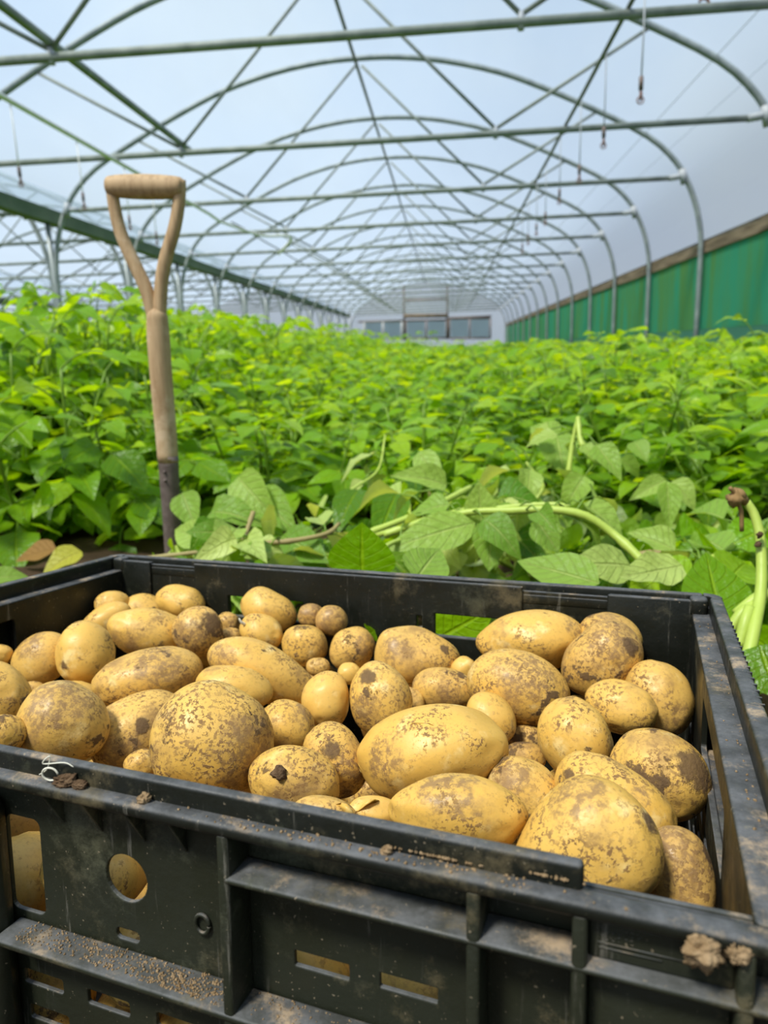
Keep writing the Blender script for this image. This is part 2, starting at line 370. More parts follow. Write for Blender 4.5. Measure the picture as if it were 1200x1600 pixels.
# ------------------------------------------------------------------ potatoes
PT = [
 ('P1', [0.0421, 0.3412, -0.0383], [[0.755, 0.078, -0.651], [0.648, -0.241, 0.722], [-0.101, -0.967, -0.232]], [0.0167, 0.0129, 0.0129]),
 ('P2', [0.0643, 0.3623, -0.0498], [[0.783, -0.06, -0.619], [0.562, -0.357, 0.746], [-0.266, -0.932, -0.246]], [0.0223, 0.017, 0.0171]),
 ('P3', [0.1078, 0.3616, -0.0374], [[0.784, -0.208, -0.586], [0.465, -0.428, 0.775], [-0.412, -0.879, -0.239]], [0.0243, 0.0173, 0.018]),
 ('P4', [0.0533, 0.3178, -0.0487], [[0.63, 0.417, -0.655], [0.7, 0.061, 0.712], [0.337, -0.907, -0.253]], [0.0261, 0.0143, 0.017]),
 ('P5', [0.1139, 0.3089, -0.0519], [[0.791, -0.05, -0.61], [0.55, -0.381, 0.744], [-0.27, -0.923, -0.273]], [0.0393, 0.0208, 0.0252]),
 ('P6', [0.1022, 0.2366, -0.0498], [[0.271, -0.692, -0.669], [-0.137, -0.716, 0.685], [-0.953, -0.094, -0.289]], [0.0264, 0.0226, 0.0215]),
 ('P7', [0.0613, 0.2314, -0.0582], [[0.53, 0.475, -0.703], [0.75, 0.125, 0.65], [0.397, -0.871, -0.29]], [0.0241, 0.0197, 0.0192]),
 ('P8', [0.1649, 0.3127, -0.0481], [[0.506, -0.656, -0.56], [0.056, -0.623, 0.78], [-0.86, -0.426, -0.279]], [0.025, 0.0198, 0.0196]),
 ('P9', [0.1598, 0.3662, -0.055], [[0.843, 0.087, -0.53], [0.533, -0.266, 0.803], [-0.071, -0.96, -0.271]], [0.0126, 0.0107, 0.0102]),
 ('P10', [0.1785, 0.3412, -0.06], [[0.846, 0.094, -0.525], [0.529, -0.283, 0.8], [-0.074, -0.955, -0.289]], [0.0108, 0.0084, 0.0084]),
 ('P11', [0.2103, 0.3602, -0.0363], [[0.825, -0.292, -0.484], [0.338, -0.432, 0.836], [-0.454, -0.853, -0.257]], [0.0279, 0.0188, 0.0201]),
 ('P12', [0.2195, 0.3295, -0.0466], [[0.846, -0.208, -0.49], [0.372, -0.427, 0.824], [-0.381, -0.88, -0.283]], [0.0214, 0.015, 0.0158]),
 ('P13', [0.2612, 0.3332, -0.056], [[0.895, 0.097, -0.436], [0.445, -0.291, 0.847], [-0.045, -0.952, -0.304]], [0.0205, 0.0177, 0.0167]),
 ('P14', [0.2529, 0.3638, -0.0385], [[0.898, 0.084, -0.432], [0.439, -0.256, 0.861], [-0.039, -0.963, -0.267]], [0.0131, 0.0107, 0.0104]),
 ('P15', [0.2762, 0.357, -0.0395], [[0.885, -0.227, -0.407], [0.302, -0.387, 0.871], [-0.355, -0.894, -0.274]], [0.0152, 0.014, 0.0128]),
 ('P16', [0.3049, 0.3365, -0.056], [[0.89, 0.255, -0.377], [0.434, -0.225, 0.872], [0.137, -0.94, -0.311]], [0.0212, 0.0173, 0.0169]),
 ('P17', [0.1889, 0.2145, -0.055], [[0.749, 0.281, -0.601], [0.658, -0.196, 0.727], [0.086, -0.94, -0.331]], [0.0434, 0.0227, 0.0276]),
 ('P18', [0.2584, 0.2648, -0.0592], [[0.838, -0.259, -0.481], [0.311, -0.498, 0.809], [-0.449, -0.827, -0.337]], [0.0472, 0.0205, 0.0274]),
 ('P19', [0.2586, 0.2215, -0.0555], [[0.859, -0.03, -0.512], [0.452, -0.426, 0.784], [-0.242, -0.904, -0.352]], [0.0286, 0.0153, 0.0184]),
 ('P20', [0.1924, 0.1234, -0.0515], [[0.732, -0.126, -0.67], [0.49, -0.586, 0.645], [-0.474, -0.801, -0.367]], [0.0291, 0.0253, 0.0239]),
 ('P21', [0.213, 0.1689, -0.0737], [[0.6, 0.528, -0.601], [0.716, -0.019, 0.698], [0.357, -0.849, -0.39]], [0.0368, 0.0252, 0.0268]),
 ('P22', [0.3064, 0.1238, -0.0456], [[0.84, -0.145, -0.523], [0.37, -0.553, 0.747], [-0.397, -0.821, -0.411]], [0.0371, 0.0322, 0.0311]),
 ('P23', [0.3218, 0.1845, -0.062], [[0.59, -0.675, -0.444], [-0.081, -0.596, 0.799], [-0.804, -0.435, -0.406]], [0.0196, 0.0171, 0.0161]),
 ('P24', [0.3333, 0.2223, -0.055], [[-0.107, -0.909, -0.402], [-0.449, -0.317, 0.836], [-0.887, 0.27, -0.374]], [0.0195, 0.0154, 0.0153]),
 ('P25', [0.373, 0.2268, -0.052], [[0.444, -0.831, -0.334], [-0.208, -0.458, 0.864], [-0.871, -0.315, -0.377]], [0.0271, 0.0218, 0.0214]),
 ('P26', [0.3714, 0.1546, -0.0623], [[0.613, -0.694, -0.378], [-0.141, -0.567, 0.811], [-0.777, -0.444, -0.446]], [0.0243, 0.0178, 0.0183]),
 ('P27', [0.3616, 0.1189, -0.0591], [[0.906, 0.008, -0.423], [0.368, -0.51, 0.777], [-0.21, -0.86, -0.465]], [0.0251, 0.0172, 0.0183]),
 ('P28', [0.247, 0.1311, -0.075], [[0.795, 0.149, -0.588], [0.588, -0.428, 0.686], [-0.15, -0.891, -0.428]], [0.0106, 0.009, 0.0086]),
 ('P29', [0.103, 0.1578, -0.055], [[0.469, -0.507, -0.723], [0.093, -0.786, 0.612], [-0.878, -0.354, -0.321]], [0.0236, 0.0161, 0.0171]),
 ('P30', [0.0336, 0.2145, -0.0523], [[0.671, 0.102, -0.735], [0.724, -0.305, 0.619], [-0.161, -0.947, -0.278]], [0.0108, 0.0087, 0.0085]),
 ('P31', [0.1797, 0.0905, -0.0469], [[0.666, -0.221, -0.713], [0.411, -0.688, 0.598], [-0.623, -0.691, -0.367]], [0.0117, 0.0109, 0.01]),
 ('P32', [0.08, 0.2034, -0.075], [[0.703, 0.118, -0.702], [0.691, -0.348, 0.633], [-0.169, -0.93, -0.326]], [0.0125, 0.0088, 0.0092]),
 ('P33', [0.4004, 0.0783, -0.049], [[0.924, 0.049, -0.379], [0.347, -0.526, 0.777], [-0.161, -0.849, -0.503]], [0.0171, 0.0081, 0.0104]),
 ('P34', [0.4185, 0.096, -0.056], [[0.932, 0.168, -0.322], [0.362, -0.478, 0.8], [-0.019, -0.862, -0.506]], [0.0145, 0.009, 0.01]),
 ('P35', [0.3229, 0.2889, -0.06], [[0.92, 0.11, -0.377], [0.392, -0.326, 0.861], [-0.028, -0.939, -0.343]], [0.0103, 0.0087, 0.0083]),
 ('P36', [0.3648, 0.3309, -0.0558], [[0.954, -0.061, -0.294], [0.255, -0.356, 0.899], [-0.159, -0.933, -0.324]], [0.0369, 0.0246, 0.0265]),
 ('P37', [0.4023, 0.2896, -0.0637], [[0.967, -0.048, -0.251], [0.214, -0.386, 0.897], [-0.14, -0.921, -0.363]], [0.0259, 0.0152, 0.0175]),
 ('P38', [0.4546, 0.3521, -0.0378], [[0.973, 0.18, -0.148], [0.193, -0.269, 0.943], [0.13, -0.946, -0.297]], [0.0439, 0.024, 0.0286]),
 ('P39', [0.4596, 0.2852, -0.0539], [[0.984, -0.089, -0.154], [0.11, -0.374, 0.921], [-0.14, -0.923, -0.358]], [0.0392, 0.0252, 0.0277]),
 ('P40', [0.4461, 0.2472, -0.0631], [[0.719, -0.669, -0.189], [-0.148, -0.413, 0.898], [-0.679, -0.618, -0.396]], [0.0185, 0.015, 0.0146]),
 ('P41', [0.4309, 0.1598, -0.0507], [[0.908, 0.329, -0.258], [0.371, -0.349, 0.86], [0.193, -0.877, -0.439]], [0.0445, 0.0259, 0.0299]),
 ('P42', [0.5046, 0.2287, -0.06], [[0.57, -0.818, -0.079], [-0.297, -0.295, 0.908], [-0.766, -0.494, -0.411]], [0.0252, 0.0219, 0.0207]),
 ('P43', [0.5149, 0.3242, -0.0398], [[0.704, 0.709, -0.05], [0.259, -0.19, 0.947], [0.662, -0.679, -0.317]], [0.0317, 0.024, 0.0243]),
 ('P44', [0.5178, 0.3626, -0.0325], [[0.983, -0.179, -0.042], [-0.011, -0.29, 0.957], [-0.183, -0.94, -0.287]], [0.0255, 0.0174, 0.0185]),
 ('P45', [0.5549, 0.3084, -0.0586], [[0.45, -0.893, 0.021], [-0.326, -0.143, 0.934], [-0.831, -0.427, -0.356]], [0.0274, 0.0215, 0.0213]),
 ('P46', [0.5295, 0.2783, -0.0563], [[0.989, -0.145, -0.026], [-0.03, -0.37, 0.928], [-0.144, -0.917, -0.371]], [0.025, 0.0167, 0.018]),
 ('P47', [0.554, 0.197, -0.06], [[0.877, -0.481, 0.023], [-0.229, -0.374, 0.899], [-0.423, -0.793, -0.438]], [0.0277, 0.0226, 0.022]),
 ('P48', [0.4622, 0.0932, -0.045], [[0.971, 0.089, -0.22], [0.235, -0.497, 0.836], [-0.035, -0.863, -0.503]], [0.0335, 0.017, 0.021]),
 ('P49', [0.4863, 0.155, -0.0628], [[0.894, -0.428, -0.134], [-0.102, -0.485, 0.868], [-0.436, -0.763, -0.478]], [0.0224, 0.0168, 0.0171]),
 ('P50', [0.5318, 0.1505, -0.0564], [[0.943, -0.331, -0.028], [-0.134, -0.456, 0.88], [-0.304, -0.826, -0.474]], [0.0325, 0.0189, 0.0218]),
 ('P51', [0.52, 0.0877, -0.05], [[0.736, 0.674, -0.065], [0.401, -0.356, 0.844], [0.546, -0.647, -0.532]], [0.0355, 0.0237, 0.0232]),
 ('P52', [0.5614, 0.1091, -0.065], [[0.384, -0.922, 0.047], [-0.51, -0.169, 0.843], [-0.77, -0.347, -0.535]], [0.0208, 0.0159, 0.016]),
 ('P53', [0.4699, 0.2398, -0.085], [[0.979, 0.146, -0.143], [0.193, -0.421, 0.886], [0.069, -0.895, -0.44]], [0.0146, 0.0103, 0.0108]),
 ('P54', [0.4676, 0.2671, -0.0844], [[0.98, 0.139, -0.141], [0.186, -0.401, 0.897], [0.068, -0.905, -0.419]], [0.0136, 0.0118, 0.0111]),
 ('P55', [0.4072, 0.3258, -0.0592], [[0.967, 0.108, -0.23], [0.253, -0.321, 0.913], [0.025, -0.941, -0.337]], [0.0104, 0.0093, 0.0086]),
 ('P56', [0.3827, 0.2694, -0.0686], [[0.282, -0.914, -0.291], [-0.3, -0.372, 0.878], [-0.911, -0.16, -0.38]], [0.0115, 0.0086, 0.0088]),
 ('P59', [0.2861, 0.3071, -0.065], [[0.903, 0.107, -0.417], [0.428, -0.318, 0.846], [-0.042, -0.942, -0.333]], [0.0108, 0.0076, 0.008]),
]
PF = [
 ([0.235, 0.046, -0.1013], [[-0.144, 0.97, -0.195], [-0.514, 0.095, 0.853], [0.846, 0.223, 0.485]], [0.0232, 0.0201, 0.0234]),
 ([0.2886, 0.0477, -0.0869], [[-0.865, -0.464, 0.192], [0.496, -0.851, 0.176], [0.082, 0.247, 0.965]], [0.0228, 0.0259, 0.0181]),
 ([0.4067, 0.0417, -0.1052], [[-0.688, -0.46, 0.561], [0.148, -0.846, -0.513], [0.711, -0.27, 0.65]], [0.0307, 0.018, 0.0199]),
 ([0.4539, 0.0503, -0.0994], [[-0.183, 0.147, 0.972], [0.897, -0.38, 0.227], [0.403, 0.913, -0.062]], [0.0293, 0.0182, 0.0232]),
 ([0.3156, 0.0427, -0.1227], [[-0.987, -0.054, 0.154], [0.162, -0.425, 0.89], [0.017, 0.903, 0.428]], [0.0257, 0.0258, 0.0182]),
 ([0.2229, 0.055, -0.1732], [[-0.089, 0.845, -0.528], [-0.992, -0.126, -0.034], [-0.095, 0.521, 0.849]], [0.0327, 0.0183, 0.0175]),
 ([0.2598, 0.0414, -0.1563], [[-0.247, 0.678, -0.692], [-0.048, -0.722, -0.691], [-0.968, -0.137, 0.211]], [0.0314, 0.0192, 0.0181]),
 ([0.3013, 0.0574, -0.1696], [[-0.317, -0.408, 0.856], [0.948, -0.123, 0.292], [-0.014, 0.905, 0.426]], [0.0356, 0.0232, 0.0247]),
 ([0.349, 0.0575, -0.1606], [[-0.029, -0.065, -0.998], [0.991, -0.136, -0.02], [-0.134, -0.989, 0.068]], [0.0352, 0.0189, 0.0239]),
 ([0.3161, 0.3195, -0.1643], [[-0.674, -0.557, 0.485], [-0.446, -0.217, -0.868], [0.589, -0.802, -0.102]], [0.031, 0.0203, 0.0227]),
 ([0.4457, 0.2455, -0.1742], [[-0.603, -0.574, -0.554], [0.793, -0.359, -0.492], [0.084, -0.736, 0.672]], [0.0318, 0.0254, 0.0222]),
 ([0.4707, 0.092, -0.152], [[-0.228, 0.08, 0.97], [0.432, -0.885, 0.174], [0.873, 0.459, 0.167]], [0.0321, 0.0189, 0.0241]),
 ([0.0822, 0.251, -0.1533], [[-0.256, 0.826, -0.503], [-0.829, -0.455, -0.326], [-0.498, 0.333, 0.801]], [0.0222, 0.0234, 0.0199]),
 ([0.3268, 0.0973, -0.121], [[-0.345, -0.685, 0.641], [0.923, -0.372, 0.099], [0.171, 0.626, 0.761]], [0.0264, 0.0202, 0.024]),
 ([0.3385, 0.1254, -0.1515], [[-0.477, 0.853, -0.211], [-0.865, -0.498, -0.058], [-0.155, 0.155, 0.976]], [0.0264, 0.0218, 0.0176]),
 ([0.4545, 0.319, -0.1752], [[-0.37, -0.197, -0.908], [0.018, -0.979, 0.205], [-0.929, 0.06, 0.365]], [0.0321, 0.0184, 0.0206]),
 ([0.1533, 0.1192, -0.1287], [[-0.592, 0.51, -0.624], [-0.169, -0.836, -0.522], [-0.788, -0.204, 0.581]], [0.0241, 0.0183, 0.0217]),
 ([0.2678, 0.3333, -0.1051], [[-0.001, 0.982, 0.189], [-0.59, 0.151, -0.793], [-0.807, -0.112, 0.58]], [0.0319, 0.0198, 0.0197]),
 ([0.1018, 0.1117, -0.1439], [[-0.046, 0.665, -0.746], [0.443, -0.656, -0.612], [-0.895, -0.358, -0.264]], [0.0303, 0.0257, 0.0182]),
 ([0.0676, 0.2125, -0.1311], [[-0.76, 0.247, 0.602], [0.304, -0.683, 0.664], [0.575, 0.687, 0.444]], [0.0343, 0.0225, 0.0238]),
 ([0.1505, 0.3263, -0.1452], [[-0.008, -0.565, -0.825], [1.0, 0.01, -0.017], [0.018, -0.825, 0.565]], [0.0332, 0.0219, 0.0176]),
 ([0.4147, 0.2338, -0.0808], [[-0.312, 0.607, 0.731], [0.691, -0.384, 0.613], [0.652, 0.696, -0.299]], [0.0289, 0.0181, 0.018]),
 ([0.2092, 0.1186, -0.1758], [[-0.811, 0.528, 0.251], [-0.443, -0.835, 0.327], [0.382, 0.154, 0.911]], [0.0264, 0.0188, 0.0192]),
 ([0.0675, 0.0691, -0.1301], [[-0.385, -0.232, -0.893], [-0.062, -0.959, 0.276], [-0.921, 0.161, 0.355]], [0.024, 0.0268, 0.0191]),
 ([0.1807, 0.3495, -0.1213], [[-0.243, 0.415, 0.877], [0.301, -0.827, 0.475], [0.922, 0.38, 0.076]], [0.0282, 0.0196, 0.0192]),
 ([0.184, 0.1987, -0.1775], [[-0.588, -0.684, 0.432], [0.806, -0.451, 0.384], [-0.068, 0.574, 0.816]], [0.0347, 0.0207, 0.0192]),
 ([0.3379, 0.1744, -0.1247], [[-0.083, -0.978, 0.19], [0.893, -0.158, -0.422], [0.443, 0.135, 0.887]], [0.0264, 0.0184, 0.0178]),
 ([0.3335, 0.074, -0.0811], [[-0.492, -0.744, -0.452], [0.869, -0.454, -0.199], [-0.057, -0.49, 0.87]], [0.0269, 0.0194, 0.0178]),
 ([0.2414, 0.2403, -0.1289], [[-0.263, 0.856, 0.445], [-0.74, 0.117, -0.662], [-0.619, -0.504, 0.603]], [0.0245, 0.0204, 0.022]),
 ([0.1962, 0.2818, -0.1408], [[-0.554, -0.039, -0.832], [0.802, -0.294, -0.52], [-0.224, -0.955, 0.194]], [0.034, 0.0231, 0.0245]),
 ([0.5025, 0.3406, -0.0954], [[-0.952, -0.253, 0.175], [0.228, -0.201, 0.953], [-0.205, 0.946, 0.249]], [0.0226, 0.0196, 0.0177]),
 ([0.3684, 0.3171, -0.1778], [[-0.539, -0.842, 0.015], [0.82, -0.528, -0.22], [0.193, -0.107, 0.975]], [0.0262, 0.0201, 0.0247]),
 ([0.4833, 0.1741, -0.1751], [[-0.815, -0.054, 0.577], [-0.07, -0.979, -0.192], [0.575, -0.197, 0.794]], [0.0269, 0.0247, 0.0243]),
 ([0.4773, 0.2883, -0.146], [[-0.676, -0.736, 0.036], [0.512, -0.505, -0.695], [0.53, -0.451, 0.718]], [0.0224, 0.0265, 0.02]),
 ([0.1811, 0.1728, -0.1269], [[-0.561, 0.475, -0.678], [-0.664, -0.747, 0.026], [-0.494, 0.465, 0.735]], [0.0225, 0.0254, 0.0249]),
 ([0.5212, 0.1173, -0.108], [[-0.593, 0.797, -0.115], [-0.276, -0.068, 0.959], [0.756, 0.601, 0.26]], [0.033, 0.0191, 0.0222]),
 ([0.2644, 0.1495, -0.1291], [[-0.261, -0.96, -0.1], [0.932, -0.223, -0.286], [0.252, -0.168, 0.953]], [0.0304, 0.02, 0.0206]),
 ([0.2174, 0.2407, -0.1811], [[-0.11, 0.157, 0.982], [-0.985, 0.116, -0.129], [-0.134, -0.981, 0.142]], [0.0301, 0.0254, 0.019]),
 ([0.4409, 0.1079, -0.0997], [[-0.444, 0.272, -0.854], [-0.11, -0.962, -0.249], [-0.889, -0.016, 0.457]], [0.0346, 0.0248, 0.0185]),
 ([0.1451, 0.2278, -0.1279], [[-0.856, 0.353, -0.378], [-0.253, -0.923, -0.289], [-0.451, -0.152, 0.879]], [0.0347, 0.0194, 0.0172]),
 ([0.1158, 0.0661, -0.1611], [[-0.5, -0.194, 0.844], [0.394, -0.919, 0.023], [0.771, 0.344, 0.536]], [0.0238, 0.0244, 0.0175]),
 ([0.3741, 0.2788, -0.0972], [[-0.946, -0.104, 0.306], [-0.077, -0.847, -0.527], [0.314, -0.522, 0.793]], [0.0353, 0.0261, 0.0173]),
 ([0.1358, 0.3627, -0.0841], [[-0.696, -0.061, 0.715], [0.039, -0.998, -0.047], [0.717, -0.005, 0.698]], [0.0221, 0.0184, 0.017]),
 ([0.233, 0.3195, -0.1379], [[-0.654, -0.451, 0.607], [0.516, -0.853, -0.078], [0.553, 0.263, 0.791]], [0.0236, 0.0204, 0.0245]),
 ([0.2872, 0.2557, -0.1071], [[-0.639, -0.044, -0.768], [0.196, -0.975, -0.107], [-0.743, -0.219, 0.632]], [0.0234, 0.0261, 0.0186]),
 ([0.0473, 0.1435, -0.1874], [[-0.933, 0.263, -0.245], [0.031, -0.619, -0.784], [-0.358, -0.74, 0.57]], [0.0228, 0.0204, 0.0177]),
 ([0.067, 0.0915, -0.0875], [[-0.678, 0.641, 0.361], [-0.582, -0.168, -0.795], [-0.449, -0.749, 0.487]], [0.0287, 0.0214, 0.0181]),
 ([0.5064, 0.2326, -0.1123], [[-0.478, 0.349, 0.806], [0.208, -0.847, 0.49], [0.853, 0.402, 0.332]], [0.0284, 0.0254, 0.0226]),
 ([0.251, 0.1103, -0.1619], [[-0.528, -0.409, 0.745], [0.586, -0.81, -0.029], [0.615, 0.42, 0.667]], [0.031, 0.0197, 0.0207]),
 ([0.241, 0.1939, -0.1891], [[-0.229, 0.183, 0.956], [-0.967, -0.154, -0.202], [0.11, -0.971, 0.212]], [0.0235, 0.0196, 0.0223]),
 ([0.0914, 0.1852, -0.1871], [[-0.503, -0.847, -0.171], [0.505, -0.448, 0.738], [-0.702, 0.284, 0.653]], [0.024, 0.0206, 0.0223]),
 ([0.4011, 0.1617, -0.1437], [[-0.06, -0.37, -0.927], [-0.289, -0.882, 0.371], [-0.956, 0.29, -0.054]], [0.0326, 0.0216, 0.0227]),
 ([0.323, 0.3464, -0.0921], [[-0.148, -0.713, 0.685], [0.973, 0.018, 0.229], [-0.175, 0.701, 0.691]], [0.0223, 0.0188, 0.0235]),
 ([0.5064, 0.0659, -0.1341], [[-0.619, 0.058, -0.783], [-0.625, -0.64, 0.446], [-0.476, 0.766, 0.433]], [0.0223, 0.0253, 0.0185]),
 ([0.2216, 0.2791, -0.0816], [[-0.463, 0.508, 0.726], [-0.884, -0.207, -0.419], [-0.063, -0.836, 0.545]], [0.0267, 0.0211, 0.0174]),
 ([0.1611, 0.0707, -0.0779], [[-0.047, -0.257, 0.965], [0.016, -0.967, -0.256], [0.999, 0.003, 0.05]], [0.025, 0.0261, 0.0213]),
 ([0.1223, 0.207, -0.0839], [[-0.298, 0.497, 0.815], [-0.523, -0.799, 0.296], [0.798, -0.338, 0.498]], [0.0244, 0.0181, 0.0217]),
 ([0.5177, 0.2065, -0.1704], [[-0.526, -0.793, 0.306], [0.843, -0.44, 0.31], [-0.112, 0.422, 0.9]], [0.0272, 0.0222, 0.0219]),
 ([0.3274, 0.25, -0.141], [[-0.826, 0.253, -0.504], [-0.152, -0.961, -0.233], [-0.544, -0.116, 0.831]], [0.0235, 0.0192, 0.0182]),
 ([0.4284, 0.1354, -0.1822], [[-0.055, 0.491, -0.87], [0.107, -0.863, -0.494], [-0.993, -0.12, -0.005]], [0.0232, 0.0243, 0.0198]),
 ([0.1465, 0.3071, -0.0991], [[-0.354, -0.664, -0.658], [0.902, -0.056, -0.429], [0.248, -0.745, 0.619]], [0.0259, 0.0204, 0.0229]),
 ([0.405, 0.091, -0.1448], [[-0.376, -0.594, 0.711], [0.661, -0.71, -0.244], [0.65, 0.378, 0.659]], [0.0326, 0.0205, 0.0181]),
 ([0.3647, 0.2289, -0.122], [[-0.833, 0.439, 0.337], [-0.137, -0.754, 0.643], [0.536, 0.489, 0.688]], [0.0223, 0.026, 0.0222]),
 ([0.3933, 0.2381, -0.159], [[-0.409, -0.516, -0.753], [0.888, -0.414, -0.199], [-0.209, -0.75, 0.627]], [0.0325, 0.0203, 0.0179]),
 ([0.5196, 0.319, -0.1243], [[-0.984, 0.162, -0.069], [-0.038, -0.576, -0.817], [-0.172, -0.801, 0.573]], [0.0305, 0.0182, 0.0233]),
 ([0.4536, 0.1978, -0.1222], [[-0.339, -0.92, -0.196], [0.928, -0.293, -0.229], [0.153, -0.26, 0.953]], [0.0254, 0.0231, 0.0225]),
 ([0.3614, 0.3342, -0.1172], [[-0.797, 0.388, -0.463], [-0.602, -0.455, 0.655], [0.044, 0.801, 0.597]], [0.0221, 0.0262, 0.0232]),
 ([0.2839, 0.1717, -0.0898], [[-0.625, 0.13, 0.77], [0.136, -0.953, 0.271], [0.769, 0.274, 0.578]], [0.0275, 0.0187, 0.0224]),
 ([0.5374, 0.1449, -0.1823], [[-0.932, -0.126, -0.339], [0.34, -0.627, -0.701], [-0.124, -0.769, 0.627]], [0.0333, 0.0249, 0.0202]),
 ([0.048, 0.1579, -0.1417], [[-0.484, -0.78, -0.396], [0.728, -0.61, 0.312], [-0.486, -0.137, 0.863]], [0.0275, 0.0194, 0.0221]),
 ([0.1585, 0.1581, -0.1765], [[-0.231, -0.371, -0.9], [-0.833, -0.402, 0.38], [-0.503, 0.837, -0.216]], [0.0294, 0.0233, 0.0174]),
 ([0.054, 0.3027, -0.1117], [[-0.578, 0.645, 0.5], [0.044, -0.587, 0.808], [0.815, 0.489, 0.311]], [0.0276, 0.0181, 0.0198]),
 ([0.0518, 0.345, -0.1174], [[-0.683, -0.524, -0.508], [0.325, -0.842, 0.431], [-0.654, 0.13, 0.745]], [0.0324, 0.0181, 0.0246]),
 ([0.2747, 0.2017, -0.1183], [[-0.954, 0.299, 0.027], [-0.255, -0.854, 0.453], [0.158, 0.425, 0.891]], [0.0222, 0.0184, 0.0237]),
 ([0.0947, 0.3249, -0.1672], [[-0.197, -0.71, -0.676], [0.888, -0.421, 0.183], [-0.415, -0.564, 0.714]], [0.0348, 0.0209, 0.0207]),
]
